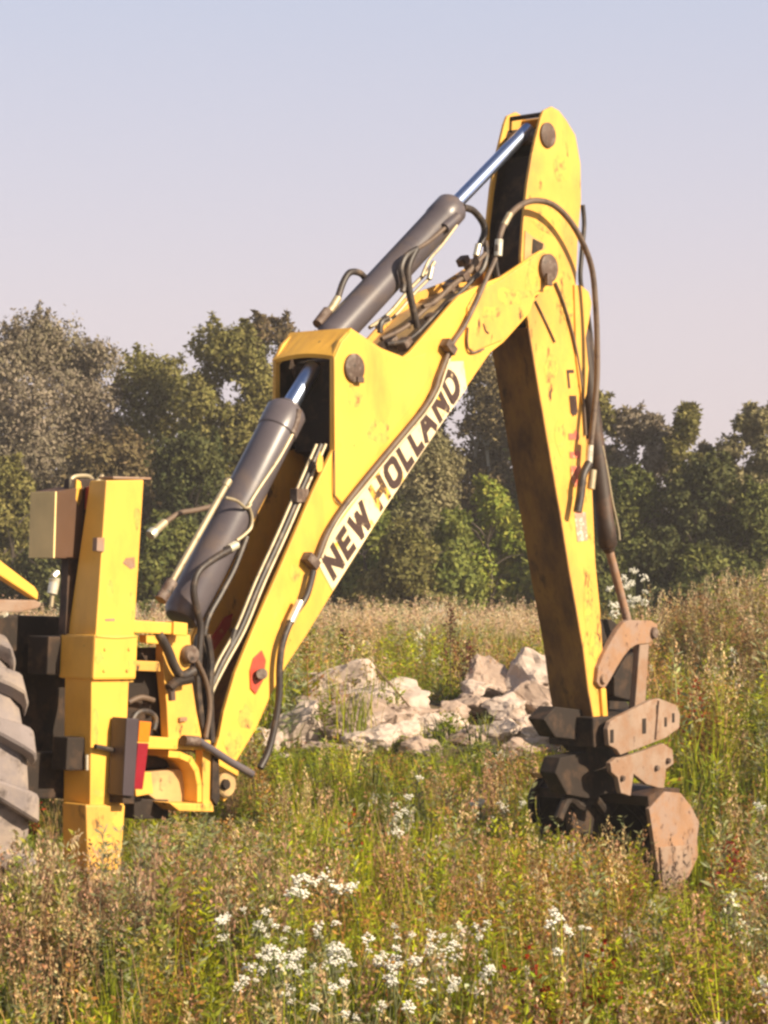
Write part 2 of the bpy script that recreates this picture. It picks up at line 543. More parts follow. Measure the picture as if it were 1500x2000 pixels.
band = [(650, 1154), (761, 979), (860, 831), (912, 757), (905, 705), (880, 706), (800, 838), (720, 944), (655, 1033), (618, 1094)]
plate('decal_band', band, 0.0035, 0.003, M['decal'], boom, 0)
qd = [(652, 1137), (905, 762), (878, 709), (628, 1092)]
xs = {'N': (0.0, .085), 'E': (.10, .172), 'W': (.185, .295), 'H': (.345, .43), 'O': (.445, .535), 'L1': (.55, .615), 'L2': (.63, .695), 'A': (.70, .795), 'N2': (.81, .895), 'D': (.91, 1.0)}
letters('letter', [('N', *xs['N']), ('E', *xs['E']), ('W', *xs['W'])], qd, 0.0045, M['letter'], boom, 0.25)
letters('worn_letter', [('H', *xs['H'])], qd, 0.0045, M['letter_faded'], boom, 0.25)
letters('letter', [('O', *xs['O']), ('L', *xs['L1']), ('L', *xs['L2']), ('A', *xs['A']), ('N', *xs['N2']), ('D', *xs['D'])], qd, 0.0045, M['letter'], boom, 0.25)

# red reflectors near the boom foot
bm = bmesh.new()
add_plate(bm, [(496, 1285), (512, 1270), (520, 1290), (514, 1330), (500, 1356), (490, 1345), (489, 1310)], 0.008, 0.008, 0.003)
from_bm('red_reflector', bm, M['red'], boom)
tube('grease_knob', [PT(508, 1318, 0.005), PT(512, 1316, 0.05)], 0.028, M['pin'], boom, 12, smooth=False)
bm = bmesh.new()
add_plate(bm, [(408, 1255), (440, 1205), (456, 1198), (450, 1225), (418, 1272), (402, 1290)], -W + 0.034, 0.01, 0.003)
from_bm('red_reflector', bm, M['red'], boom)

for k_, (cx, cy, wx, wy, t_, par) in enumerate(((694, 770, 16, 34, 0.0135, 'b'), (740, 845, 24, 30, 0.0135, 'b'), (1000, 578, 34, 22, 0.0135, 'b'), (1040, 548, 14, 34, 0.0138, 'b'), (960, 612, 26, 16, 0.0136, 'b'),
                                                       (480, 1400, 16, 26, 0.0008, 'b'), (455, 1450, 20, 30, 0.0011, 'b'), (575, 1120, 14, 20, 0.0009, 'b'), (625, 905, 9, 24, 0.0008, 'b'))):
    rr__ = random.Random(k_)
    pts_ = [(cx + wx * math.cos(a_ * .524) * rr__.uniform(.6, 1.1), cy + wy * math.sin(a_ * .524) * rr__.uniform(.6, 1.1)) for a_ in range(12)]
    plate('stain', pts_, t_, 0.0006, M['stain'], boom, 0)

# hoses and pipes on the boom's sunny side
tube('hose', trace([(968, 505), (950, 545), (930, 590), (905, 640), (882, 675), (858, 735), (850, 760), (826, 800), (775, 862), (712, 938), (668, 995), (640, 1040), (622, 1085), (612, 1115)], 0.028), 0.013, M['hose_dusty'], boom, 8)
tube('steel_pipe', trace([(884, 682), (866, 738), (855, 768), (830, 808), (780, 868), (718, 944), (672, 1000), (646, 1044), (628, 1090)], 0.022), 0.008, M['tube'], boom, 8)
tube('hose', trace([(612, 1115), (598, 1165), (572, 1205), (553, 1252), (546, 1300), (545, 1360), (536, 1420), (523, 1470), (508, 1500)], 0.045), 0.018, M['hose'], boom, 10)
tube('hose_fitting', trace([(586, 1175), (567, 1215)], 0.045), 0.022, M['fitting'], boom, 10, smooth=False)
for (px, py) in ((876, 678), (607, 1096)):
    bm = bmesh.new()
    add_box(bm, PT(px, py, 0.03), (U * 0.6 + UP * .8).normalized(), (U * -.8 + UP * .6).normalized(), N, 0.05, 0.09, 0.055)
    from_bm('hose_clamp', bm, M['pin'], boom)
# pipes in the open channel
for i, (off, m_, r_) in enumerate(((0, 'tube', 0.009), (-9, 'hose', 0.012), (-18, 'tube', 0.008))):
    tube('channel_pipe', trace([(636 + off, 868), (600 + off, 950), (560 + off, 1042), (517 + off, 1136), (478 + off, 1230), (440 + off, 1300), (412 + off / 2, 1360), (404 + off / 3, 1420)], -0.045 - 0.01 * i), r_, M[m_], boom, 8)
bm = bmesh.new()
add_box(bm, PT(585, 968, -0.05), U, UP, N, 0.09, 0.07, 0.05)
from_bm('pipe_bracket', bm, M['pin'], boom)
# clutter on top of the boom
tube('channel_pipe', trace([(745, 662), (790, 640), (835, 600), (890, 555), (925, 520), (948, 495)], -0.12), 0.013, M['hose_dusty'], boom)
tube('channel_pipe', trace([(755, 672), (800, 662), (850, 615), (900, 570), (935, 535)], -0.08), 0.012, M['hose'], boom)
tube('channel_pipe', trace([(722, 640), (760, 612), (800, 565), (835, 530), (848, 512)], -0.26), 0.012, M['tube'], boom)
tube('channel_pipe', trace([(735, 640), (770, 618), (812, 570), (842, 540)], -0.21), 0.010, M['tube'], boom)
for (px, py, t, s) in ((790, 672, -0.1, .07), (815, 652, -0.2, .06), (880, 560, -0.2, .07), (905, 540, -0.13, .06), (925, 520, -.25, .08), (765, 668, -.2, .06), (840, 620, -.12, .05), (905, 510, -.2, .06)):
    bm = bmesh.new()
    add_box(bm, PT(px, py, t), (U + UP * .7).normalized(), (UP - U * .7).normalized(), N, s, s * .8, s, 0.008)
    from_bm('valve_block', bm, M['pin'], boom)
tube('hose_fitting', trace([(935, 478), (930, 500)], -0.1), 0.02, M['fitting'], boom, 10, smooth=False)
tube('hose_fitting', trace([(843, 522), (838, 545)], -0.2), 0.016, M['fitting'], boom, 10, smooth=False)
tube('hose', trace([(905, 405), (925, 412), (943, 435), (946, 455), (938, 478)], -0.15), 0.02, M['hose'], boom, 10)
tube('hose', trace([(930, 500), (918, 530), (880, 560), (850, 590), (826, 600)], -0.12), 0.014, M['hose_dusty'], boom, 8)
tube('hose', trace([(948, 470), (950, 500), (940, 530), (915, 550)], -0.2), 0.016, M['hose'], boom, 8)

# ---- dipper stick
ST0, SW = -0.07, 0.28
st_top = [(1062, 216), (1078, 208), (1092, 216), (1106, 234), (1124, 264), (1134, 320), (1135, 392), (1129, 460), (1125, 556), (1134, 700), (1141, 767), (1142, 833),
          (1150, 900), (1157, 960), (1163, 1100), (1173, 1200), (1178, 1290), (1183, 1350), (1187, 1417), (1180, 1432), (1165, 1428), (1150, 1350), (1140, 1267), (1113, 1117), (1097, 1017),
          (1080, 917), (1060, 800), (1043, 700), (1030, 620), (1020, 560), (1018, 500), (1022, 436), (1030, 360), (1040, 300), (1056, 232)]
bm = bmesh.new()
add_plate(bm, st_top, ST0, 0.02)
stick = from_bm('dipper_stick', bm, M['yellow_worn'], root)
far_plate('far_side_plate', st_top, ST0, SW - 0.02, 0.02, M['yellow_worn'], stick)


def strip_t(name, px, tref, t0, t1, thick_dir, thick, m, parent):
    bm = bmesh.new()
    A = [PT(x, y, tref) - N * tref for x, y in px]
    A = [PT(x, y, tref) for x, y in px]
    for i in range(len(A) - 1):
        a, b = A[i], A[i + 1]
        d = (b - a).normalized()
        nn = d.cross(N).normalized()
        if nn.dot(thick_dir) < 0: nn = -nn
        q = [a, b, b + nn * thick, a + nn * thick]
        add_prism(bm, [p + N * t0 for p in q], [p + N * t1 for p in q], 0)
    return from_bm(name, bm, m, parent)


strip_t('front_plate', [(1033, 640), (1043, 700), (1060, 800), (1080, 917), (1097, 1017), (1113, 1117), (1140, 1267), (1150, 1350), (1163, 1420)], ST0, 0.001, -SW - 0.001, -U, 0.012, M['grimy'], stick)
strip_t('front_plate', [(1062, 300), (1046, 370), (1036, 440), (1031, 520), (1032, 600), (1036, 655)], ST0, -0.022, -SW + 0.022, U, 0.012, M['dark'], stick)
strip_t('back_plate', [(1090, 224), (1118, 264), (1130, 322), (1131, 392), (1125, 460), (1121, 556), (1130, 700), (1137, 767), (1138, 833), (1147, 900), (1153, 960), (1159, 1100), (1169, 1200), (1174, 1290)], ST0, -0.022, -SW + 0.022, -U, 0.012, M['yellow_worn'], stick)
far_plate('stick_shade_sheet', [(1062, 245), (1100, 240), (1118, 300), (1116, 520), (1024, 520), (1027, 440), (1035, 370), (1045, 305)], ST0, SW - 0.024, 0.003, M['dark'], stick, 0)  # added dark sheet, colours the far plate's inside as if shaded
disc('pin_cap', 1068, 264, ST0, 0.072, 0.02, M['pin'], stick)
lathe_cyl('pin', PT(1068, 264, ST0), PT(1068, 264, ST0) - N * SW, [(0, 0.045), (1, 0.045)], M['pin'], stick, 16)
lathe_cyl('stop_bar', PT(1068, 222, ST0 - 0.02), PT(1068, 222, ST0) - N * (SW - 0.02), [(0, 0.014), (1, 0.014)], M['dark'], stick, 10)
plate('cylinder_mount', [(1122, 556), (1136, 558), (1150, 570), (1156, 592), (1150, 630), (1144, 660), (1150, 720), (1146, 770), (1138, 790), (1126, 700)], ST0 + 0.012, 0.03, M['yellow_worn'], stick)
tube('pipe', trace([(1085, 552), (1100, 590), (1118, 650), (1132, 720), (1140, 790), (1144, 850)], ST0 + 0.012), 0.008, M['hose_dusty'], stick)
tube('dark_line', trace([(1046, 588), (1062, 620), (1084, 668)], ST0 + 0.008), 0.006, M['pin'], stick, 6)  # thin dark line slanting across the stick below the joint
# opening in the plate above the joint
plate('dark_web', [(1026, 450), (1040, 462), (1062, 474), (1066, 484), (1044, 500), (1024, 512)], ST0 + 0.006, 0.006, M['yellow_dusty'], stick, 0.002)
plate('dark_web', [(1042, 466), (1062, 476), (1060, 486), (1040, 496)], ST0 + 0.012, 0.006, M['dark'], stick, 0.002)
# lettering and stickers reading downwards
letters('letter', [('L', 0.0, .44), ('B', .56, 1.0)], [(1107, 722), (1116, 812), (1129, 812), (1121, 722)], ST0 + 0.004, M['letter'], stick, 0.26)
letters('faded_letter', [('1', 0.0, .26), ('1', .32, .58), ('5', .64, 1.0)], [(1110, 838), (1117, 950), (1136, 950), (1131, 838)], ST0 + 0.004, M['letter_red'], stick, 0.34)
plate('sticker', [(1122, 1002), (1144, 1000), (1148, 1055), (1128, 1058)], ST0 + 0.003, 0.003, M['sticker'], stick, 0)
for k_, (cx, cy, wx, wy) in enumerate(((1070, 430, 30, 34), (1100, 330, 20, 30), (1075, 720, 14, 40), (1095, 850, 12, 44), (1120, 1000, 9, 40), (1150, 1180, 12, 40), (1160, 1260, 11, 34), (1168, 1330, 9, 30), (1112, 600, 16, 26))):
    rr__ = random.Random(k_ + 50)
    pts_ = [(cx + wx * math.cos(a_ * .524) * rr__.uniform(.6, 1.1), cy + wy * math.sin(a_ * .524) * rr__.uniform(.6, 1.1)) for a_ in range(12)]
    plate('stain', pts_, ST0 + 0.0009 + .0001 * k_, 0.0006, M['stain'], stick, 0)
# big loop of hose
tube('hose', trace([(972, 492), (976, 462), (990, 428), (1015, 402), (1045, 392), (1080, 400), (1112, 430), (1138, 474), (1156, 525), (1163, 590), (1166, 660), (1166, 740), (1160, 810), (1154, 868)], 0.03), 0.0175, M['hose_dusty'], stick, 10)
tube('hose', trace([(1138, 400), (1141, 440), (1136, 500), (1134, 550), (1146, 600), (1156, 680), (1158, 780), (1165, 860), (1182, 940)], -0.2), 0.014, M['hose'], stick, 8)
tube('hose_fitting', trace([(973, 500), (975, 468)], 0.03), 0.023, M['fitting'], stick, 10, smooth=False)
tube('hose_fitting', trace([(984, 440), (996, 418)], 0.03), 0.020, M['tube'], stick, 10, smooth=False)
tube('hose', trace([(966, 500), (972, 540), (985, 560), (1000, 545)], -0.02), 0.016, M['hose'], stick, 10)
tube('hose_fitting', trace([(1153, 858), (1150, 905)], 0.0), 0.022, M['fitting'], stick, 10, smooth=False)
tube('hose_fitting', trace([(1158, 918), (1154, 955)], 0.0), 0.024, M['tube'], stick, 10, smooth=False)
tube('hose', trace([(1150, 905), (1138, 930), (1134, 965), (1128, 1000)], 0.0), 0.026, M['hose'], stick, 10)
tube('steel_pipe', trace([(1176, 870), (1186, 920), (1196, 980), (1207, 1030), (1210, 1055)], -0.16), 0.008, M['tube'], stick)

# ---- cylinders


def hyd(name, base, tip, r, rod_to, rr, t, m_b='charcoal', m_r='chrome'):
    p0 = PT(*base, t); p1 = PT(*tip, t); p2 = PT(*rod_to, t)
    b = lathe_cyl(name, p0, p1, [(0, r * .55), (0.005, r * .8), (0.03, r), (0.885, r), (0.89, r * 1.06), (0.985, r * 1.06), (1.0, r * .92)], M[m_b], root)
    lathe_cyl('gland', p1, p1 + (p2 - p1).normalized() * 0.03, [(0, r * .7), (.6, r * .7), (1, rr * 1.25)], M[m_b], b, 24)
    lathe_cyl('piston_rod', p1, p2, [(0, rr), (1, rr)], M[m_r], b, 24)
    return b


bc = hyd('boom_cylinder', (352, 1212), (562, 800), 0.100, (612, 716), 0.045, TC)
dc = hyd('dipper_cylinder', (640, 668), (884, 404), 0.090, (1031, 252), 0.04, TC)
kc = hyd('bucket_cylinder', (1134, 640), (1188, 1068), 0.056, (1228, 1222), 0.026, TC, 'brown_steel', 'rust')
lathe_cyl('rod_eye', PT(690, 719, -0.1), PT(690, 719, -0.32), [(0, .07), (1, .07)], M['dark'], bc, 20)
lathe_cyl('rod_eye', PT(1062, 262, -0.12), PT(1062, 262, -0.3), [(0, .065), (1, .065)], M['dark'], dc, 20)
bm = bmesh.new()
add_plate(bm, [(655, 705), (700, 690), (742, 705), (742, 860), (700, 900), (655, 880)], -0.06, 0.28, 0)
from_bm('inner_shade_block', bm, M['dark'], boom)  # dark block that puts the shade inside the hood into colour
# boom cylinder fittings
tf = TC + 0.10
tube('pipe', trace([(574, 842), (545, 895), (505, 955), (482, 992)], tf), 0.010, M['tube'], bc)
tube('pipe_fitting_block', trace([(583, 800), (578, 826), (570, 846)], tf), 0.017, M['pin'], bc)  # fitting block at the upper end of the pipe
tube('clamp_strap', trace([(440, 972), (462, 978), (480, 992), (490, 985)], tf + 0.01), 0.008, M['tube'], bc)
tube('pipe', trace([(486, 990), (492, 1010), (490, 1030), (478, 1044), (462, 1056)], tf + .01), 0.009, M['tube'], bc)
tube('hose_fitting', trace([(447, 1072), (462, 1064)], tf + .02), 0.022, M['fitting'], bc, 10, smooth=False)
tube('hose', trace([(450, 1073), (420, 1090), (388, 1116), (378, 1150), (384, 1190), (392, 1225), (388, 1270)], tf + .02), 0.018, M['hose'], bc, 10)
tube('hose', trace([(482, 1048), (458, 1110), (432, 1160), (404, 1215), (394, 1290)], tf + .01), 0.014, M['hose'], bc, 8)
tube('transport_strut', trace([(445, 942), (332, 1142)], 0.02), 0.0165, M['tube'], bc, 10, smooth=False)
tube('strut_tip', trace([(447, 938), (440, 950)], 0.02), 0.020, M['tube'], bc, 10, smooth=False)
tube('strut_joint', trace([(336, 1136), (314, 1172)], 0.02), 0.030, M['pin'], bc, 10, smooth=False)
tube('loose_hose', trace([(430, 985), (385, 996), (352, 1002), (326, 1018), (306, 1036)], TC - .06), 0.014, M['hose_dusty'], bc, 10)
tube('hose_fitting', trace([(322, 1020), (302, 1038)], TC - .06), 0.021, M['tube'], bc, 10, smooth=False)
tube('hose_end', trace([(301, 1038), (293, 1046)], TC - .06), 0.026, M['fitting'], bc, 12, smooth=False)
# dipper cylinder fittings
tube('pipe', trace([(890, 432), (868, 446), (840, 470), (815, 486)], tf), 0.012, M['hose_dusty'], dc)
tube('port_block', trace([(893, 424), (868, 446)], tf - .005), 0.030, M['charcoal'], dc, 10, smooth=False)
tube('hose', trace([(815, 486), (793, 500), (783, 525), (788, 555), (786, 570)], tf + .02), 0.017, M['hose'], dc, 8)
tube('hose', trace([(812, 488), (798, 520), (798, 560), (806, 600), (815, 640)], tf + .02), 0.020, M['hose'], dc, 10)
tube('pipe', trace([(892, 440), (862, 480), (838, 508), (824, 540)], tf - .02), 0.009, M['tube'], dc, 8)
tube('hose', trace([(716, 548), (704, 534), (684, 532), (670, 552), (658, 588)], TC - .05), 0.018, M['hose'], dc, 10)
tube('hose_fitting', trace([(660, 582), (648, 602), (636, 616)], TC - .05), 0.022, M['tube'], dc, 10, smooth=False)
tube('port_block', trace([(640, 608), (620, 634)], TC - .05), 0.030, M['pin'], dc, 10, smooth=False)
tube('hose', trace([(742, 650), (745, 630), (758, 622)], TC + .05), 0.016, M['hose'], dc, 8)

# ---- bucket linkage
lv = [(1166, 1332), (1169, 1304), (1180, 1278), (1192, 1256), (1206, 1232), (1218, 1216), (1230, 1211), (1273, 1212), (1285, 1220), (1283, 1243), (1268, 1257), (1245, 1259),
      (1232, 1266), (1218, 1283), (1204, 1306), (1192, 1328), (1182, 1344), (1172, 1341)]
lever = plate('bucket_lever', lv, -0.04, 0.04, M['rust'], root, 0.006)
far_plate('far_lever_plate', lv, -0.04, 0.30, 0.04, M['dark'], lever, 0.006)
disc('pin_cap', 1177, 1326, -0.04, 0.03, 0.02, M['muddy'], lever)
disc('pin_cap', 1276, 1236, -0.04, 0.035, 0.02, M['pin'], lever)
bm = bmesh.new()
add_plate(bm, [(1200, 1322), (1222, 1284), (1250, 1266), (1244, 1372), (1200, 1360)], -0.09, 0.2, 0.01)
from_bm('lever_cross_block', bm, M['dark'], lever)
lk = plate('bucket_link', [(1250, 1258), (1268, 1258), (1260, 1385), (1240, 1390)], -0.05, 0.05, M['muddy'], root, 0.006)
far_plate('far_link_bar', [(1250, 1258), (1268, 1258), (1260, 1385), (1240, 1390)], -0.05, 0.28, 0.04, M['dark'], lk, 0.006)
plate('edge_strip', [(1174, 1345), (1184, 1345), (1188, 1408), (1179, 1408)], ST0 + 0.02, 0.02, M['yellow'], stick)

coupler_out = [(1187, 1424), (1192, 1410), (1204, 1402), (1273, 1367), (1288, 1364), (1321, 1377), (1329, 1396), (1327, 1422), (1299, 1442), (1263, 1456), (1212, 1475), (1205, 1464), (1190, 1456)]
coup = plate('quick_coupler', coupler_out, 0.06, 0.035, M['muddy'], root, 0.006)
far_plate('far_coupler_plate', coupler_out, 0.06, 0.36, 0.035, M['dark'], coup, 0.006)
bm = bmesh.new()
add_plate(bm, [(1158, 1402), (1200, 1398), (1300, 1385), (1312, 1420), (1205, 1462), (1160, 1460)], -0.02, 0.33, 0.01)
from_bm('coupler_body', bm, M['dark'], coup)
plate('coupler_rib', [(1288, 1368), (1296, 1372), (1290, 1440), (1282, 1444)], 0.075, 0.02, M['muddy'], coup, 0.004)
for (px, py, rr) in ((1195, 1438, .03), (1258, 1418, .035), (1284, 1386, .022), (1300, 1410, .022), (1315, 1402, .022)):
    c = PT(px, py, 0.0615)
    bm = bmesh.new()
    add_box(bm, c, U, UP, N, rr * 1.1, rr * 2.6, 0.006, 0.002)
    from_bm('slot', bm, M['dark'], coup)
ear = [(1192, 1490), (1204, 1480), (1218, 1479), (1256, 1467), (1296, 1452), (1314, 1464), (1316, 1492), (1301, 1502), (1297, 1542), (1263, 1532), (1238, 1512), (1232, 1555), (1213, 1549), (1207, 1519), (1195, 1509)]
bucket = plate('bucket', [(1268, 1580), (1286, 1560), (1299, 1546), (1330, 1549), (1350, 1574), (1366, 1606), (1362, 1640), (1364, 1672), (1350, 1704), (1328, 1746), (1309, 1756), (1290, 1747), (1284, 1690), (1275, 1625)], 0.12, 0.03, M['rust'], root, 0.006)
plate('hinge_ear', ear, 0.05, 0.035, M['muddy'], bucket, 0.006)
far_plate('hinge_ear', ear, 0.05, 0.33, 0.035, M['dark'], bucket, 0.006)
for (px, py) in ((1214, 1520), (1281, 1500), (1303, 1486)):
    disc('bolt', px, py, 0.05, 0.018, 0.02, M['pin'], bucket, 8)
plate('wear_plate', [(1290, 1655), (1350, 1650), (1352, 1692), (1325, 1735), (1296, 1738)], 0.135, 0.015, M['muddy'], bucket, 0.004)
# rear shell and far side
BWD = 0.86
shell_px = [(1300, 1545), (1330, 1545), (1360, 1578), (1370, 1617), (1367, 1673), (1350, 1700), (1328, 1740), (1312, 1752)]
strip_t('shell', shell_px, 0.12, -0.03, -BWD, -U, 0.02, M['brown_steel'], bucket)
strip_t('top_beam', [(1268, 1556), (1300, 1540), (1330, 1540)], 0.12, -0.01, -BWD, -UP, 0.06, M['brown_steel'], bucket)
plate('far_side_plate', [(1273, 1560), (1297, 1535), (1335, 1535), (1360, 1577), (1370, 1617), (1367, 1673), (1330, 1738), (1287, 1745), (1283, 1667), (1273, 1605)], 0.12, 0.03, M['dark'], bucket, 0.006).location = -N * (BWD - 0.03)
tube('far_rim', [p - N * 0.0 for p in trace([(1042, 1606), (1038, 1560), (1052, 1528), (1075, 1520), (1096, 1536), (1104, 1580), (1106, 1612)], -0.72)], 0.024, M['dark'], bucket, 10)
plate('stick_foot', [(1062, 1405), (1085, 1380), (1165, 1390), (1188, 1425), (1190, 1470), (1206, 1500), (1205, 1545), (1150, 1560), (1108, 1552), (1085, 1510), (1095, 1480), (1142, 1470), (1140, 1447), (1085, 1440)], -0.14, 0.12, M['dark'], stick, 0.008)
tube('teeth', trace([(1090, 1600), (1110, 1560), (1135, 1575), (1160, 1560), (1185, 1585), (1212, 1560), (1250, 1590), (1268, 1620)], -0.2), 0.03, M['dark'], bucket, 8)
plate('inner_brace', [(1110, 1540), (1262, 1530), (1272, 1640), (1120, 1625)], -0.25, 0.05, M['dark'], bucket, 0.004)
plate('paint_strip', [(1036, 1508), (1070, 1512), (1072, 1518), (1046, 1520)], -0.7, 0.02, M['yellow'], bucket, 0.002)

# ---- stabiliser leg


def loft4(name, px, t, d_top, d_bot, m, parent, bevel=0.006):
    """px = TL, TR, BR, BL of the sunny face; goes back by d_top / d_bot"""
    bm = bmesh.new()
    TL, TR, BR, BL = [PT(x, y, t) for x, y in px]
    add_prism(bm, [TL, TR, BR, BL], [TL - N * d_top, TR - N * d_top, BR - N * d_bot, BL - N * d_bot], bevel)
    return from_bm(name, bm, m, parent)


stab = loft4('stabiliser_leg', [(208, 938), (281, 937), (262, 1244), (187, 1244)], 0.05, 0.11, 0.19, M['yellow'], root)
loft4('collar', [(186, 1240), (270, 1240), (266, 1327), (182, 1328)], 0.065, 0.235, 0.235, M['yellow'], stab, 0.012)
loft4('inner_leg', [(179, 1326), (252, 1326), (242, 1575), (176, 1575)], 0.04, 0.18, 0.18, M['yellow'], stab)
loft4('foot_sleeve', [(168, 1572), (245, 1572), (236, 1700), (172, 1700)], 0.06, 0.16, 0.17, M['yellow_worn'], stab, 0.01)
loft4('foot_pad', [(140, 1815), (262, 1815), (266, 1845), (134, 1845)], 0.12, 0.36, 0.36, M['dark'], stab, 0.01)
loft4('foot_stem', [(172, 1700), (236, 1700), (232, 1820), (174, 1820)], 0.05, 0.20, 0.20, M['yellow_dusty'], stab, 0.01)
bm = bmesh.new()
add_box(bm, PT(244, 934, 0.0), U, N, UP, 0.24, 0.10, 0.012)
from_bm('end_cap', bm, M['muddy'], stab)
tube('hose', trace([(186, 1458), (215, 1464), (250, 1474)], 0.07), 0.012, M['hose'], stab)
plate('rust_scar', [(246, 1090), (263, 1088), (264, 1108), (256, 1112), (240, 1100)], 0.0515, 0.002, M['rust'], stab, 0)
plate('grease_mark', [(205, 1209), (224, 1208), (224, 1213), (206, 1213)], 0.0515, 0.002, M['muddy'], stab, 0)
plate('latch', [(190, 1050), (205, 1050), (204, 1078), (189, 1076)], 0.06, 0.03, M['rust'], stab, 0.003)
loft4('lock_box', [(132, 1440), (180, 1440), (177, 1505), (129, 1505)], 0.0, 0.10, 0.10, M['dark'], stab, 0.008)
tube('handle', trace([(170, 1474), (170, 1504)], 0.02), 0.008, M['fitting'], stab, 8, smooth=False)
for k_, (cx, cy, wx, wy, t_) in enumerate(((268, 1010, 7, 26, .0505), (214, 1150, 9, 22, .0505), (257, 1180, 6, 30, .0505), (196, 1290, 10, 16, .0657), (258, 1300, 9, 20, .0657), (222, 1330, 40, 5, .0407),
                                              (186, 1420, 8, 40, .0407), (238, 1480, 8, 36, .0407), (205, 1550, 26, 12, .0407), (200, 1650, 26, 30, .0607), (228, 1600, 14, 18, .0607))):
    rr__ = random.Random(k_ + 90)
    pts_ = [(cx + wx * math.cos(a_ * .524) * rr__.uniform(.6, 1.1), cy + wy * math.sin(a_ * .524) * rr__.uniform(.6, 1.1)) for a_ in range(12)]
    plate('stain', pts_, t_, 0.0006, M['stain'], stab, 0)
for (px, py) in ((205, 1268), (252, 1268), (203, 1310), (248, 1310)):
    disc('bolt', px, py, 0.065, 0.009, 0.006, M['yellow_worn'], stab, 6)
tube('weld', trace([(188, 1243), (226, 1246), (268, 1243)], 0.066), 0.004, M['yellow_worn'], stab, 6)
# linkage beside the leg top
tube('pipe', trace([(141, 990), (139, 950), (143, 932), (172, 930), (186, 942), (200, 928)], -0.14), 0.010, M['tube'], stab)
plate('yellow_tab', [(150, 936), (158, 940), (162, 970), (154, 992), (147, 975)], -0.12, 0.03, M['yellow'], stab, 0.003)
plate('red_tab', [(170, 952), (178, 950), (176, 985), (168, 995)], -0.12, 0.02, M['red'], stab, 0.002)
loft4('guide_post', [(140, 935), (188, 935), (176, 1240), (128, 1240)], -0.13, 0.05, 0.05, M['brown_steel'], stab, 0.004)

# ---- side panel left of the leg
panel = loft4('side_panel', [(112, 960), (164, 950), (158, 1092), (108, 1090)], -0.12, 0.17, 0.17, M['panel_brown'], root, 0.004)
bm = bmesh.new()
A = [PT(112, 960, -0.12), PT(112, 960, -0.12) - N * .17, PT(108, 1090, -0.12) - N * .17, PT(108, 1090, -0.12)]
add_prism(bm, [p - U * 0.002 for p in A], [p - U * 0.012 for p in A], 0.002)
from_bm('pale_cover', bm, M['panel_cover'], panel)
tube('control_lever', trace([(100, 1185), (104, 1150), (106, 1138)], -0.05), 0.009, M['tube'], panel)
tube('lever_knob', trace([(102, 1160), (106, 1138), (106, 1130)], -0.05), 0.022, M['fitting'], panel, 10, r1=0.026)
tube('lever_tip', trace([(104, 1126), (112, 1118)], -0.05), 0.014, M['fitting'], panel, 8, smooth=False)
# ---- chassis, cross frame, mudguard
ch = loft4('chassis', [(-260, 1195), (150, 1205), (140, 1560), (-260, 1560)], -0.42, 0.7, 0.7, M['dark'], root, 0.01)
loft4('cross_beam', [(95, 1243), (190, 1243), (186, 1322), (92, 1318)], -0.16, 0.14, 0.14, M['dark'], ch, 0.008)  # near-black colour in place of the shade falling on this beam
loft4('lower_beam', [(-100, 1470), (330, 1470), (330, 1560), (-100, 1560)], -0.16, 0.14, 0.14, M['dark'], ch, 0.008)
loft4('hollow_shade_sheet', [(250, 1265), (330, 1265), (330, 1500), (240, 1500)], -0.12, 0.06, 0.06, M['dark'], ch, 0.006)  # dark sheet beside the swing tower, standing in for a shaded hollow
tube('hose', trace([(255, 1412), (268, 1392), (290, 1390), (304, 1404), (300, 1425)], -0.04), 0.014, M['hose'], ch)
tube('hose', trace([(250, 1372), (275, 1362), (300, 1368)], -0.06), 0.013, M['hose_dusty'], ch)
mg = plate('mudguard', [(-120, 1015), (0, 1094), (68, 1146), (75, 1158), (74, 1172), (0, 1124), (-120, 1045)], 0.10, 0.05, M['yellow'], root, 0.006)
plate('mudguard_lip', [(-120, 1165), (0, 1171), (70, 1172), (83, 1178), (76, 1188), (40, 1196), (0, 1196), (-120, 1192)], 0.10, 0.45, M['muddy'], mg, 0.008)
tube('bolt', trace([(6, 1198), (8, 1203)], 0.12), 0.02, M['fitting'], mg, 8, smooth=False)

# ---- rear wheel
wd = Vector((0.90, 0.43, 0)).normalized()      # axle direction
wf = Vector((wd.y, -wd.x, 0))                  # towards the camera
WR = 0.80
wc = Vector((-2.02, 10.25, WR - 0.02))
tyre_w = 0.46
bm = bmesh.new()
prof = [(-.5, .62), (-.5, .80), (-.46, .93), (-.36, .985), (0, 1.0), (.36, .985), (.46, .93), (.5, .80), (.5, .62), (.40, .56), (-.40, .56)]
SEG = 72
rings = []
for k in range(SEG):
    a = 2 * math.pi * k / SEG
    rd = wf * math.cos(a) + UP * math.sin(a)
    rings.append([bm.verts.new(wc + wd * (x * tyre_w) + rd * (r_ * (WR - 0.062))) for x, r_ in prof])
for k in range(SEG):
    for j in range(len(prof)):
        bm.faces.new((rings[k][j], rings[(k + 1) % SEG][j], rings[(k + 1) % SEG][(j + 1) % len(prof)], rings[k][(j + 1) % len(prof)]))
wheel = from_bm('rear_wheel', bm, M['tyre'], root, smooth=True)
NL = 17
lug_me = None
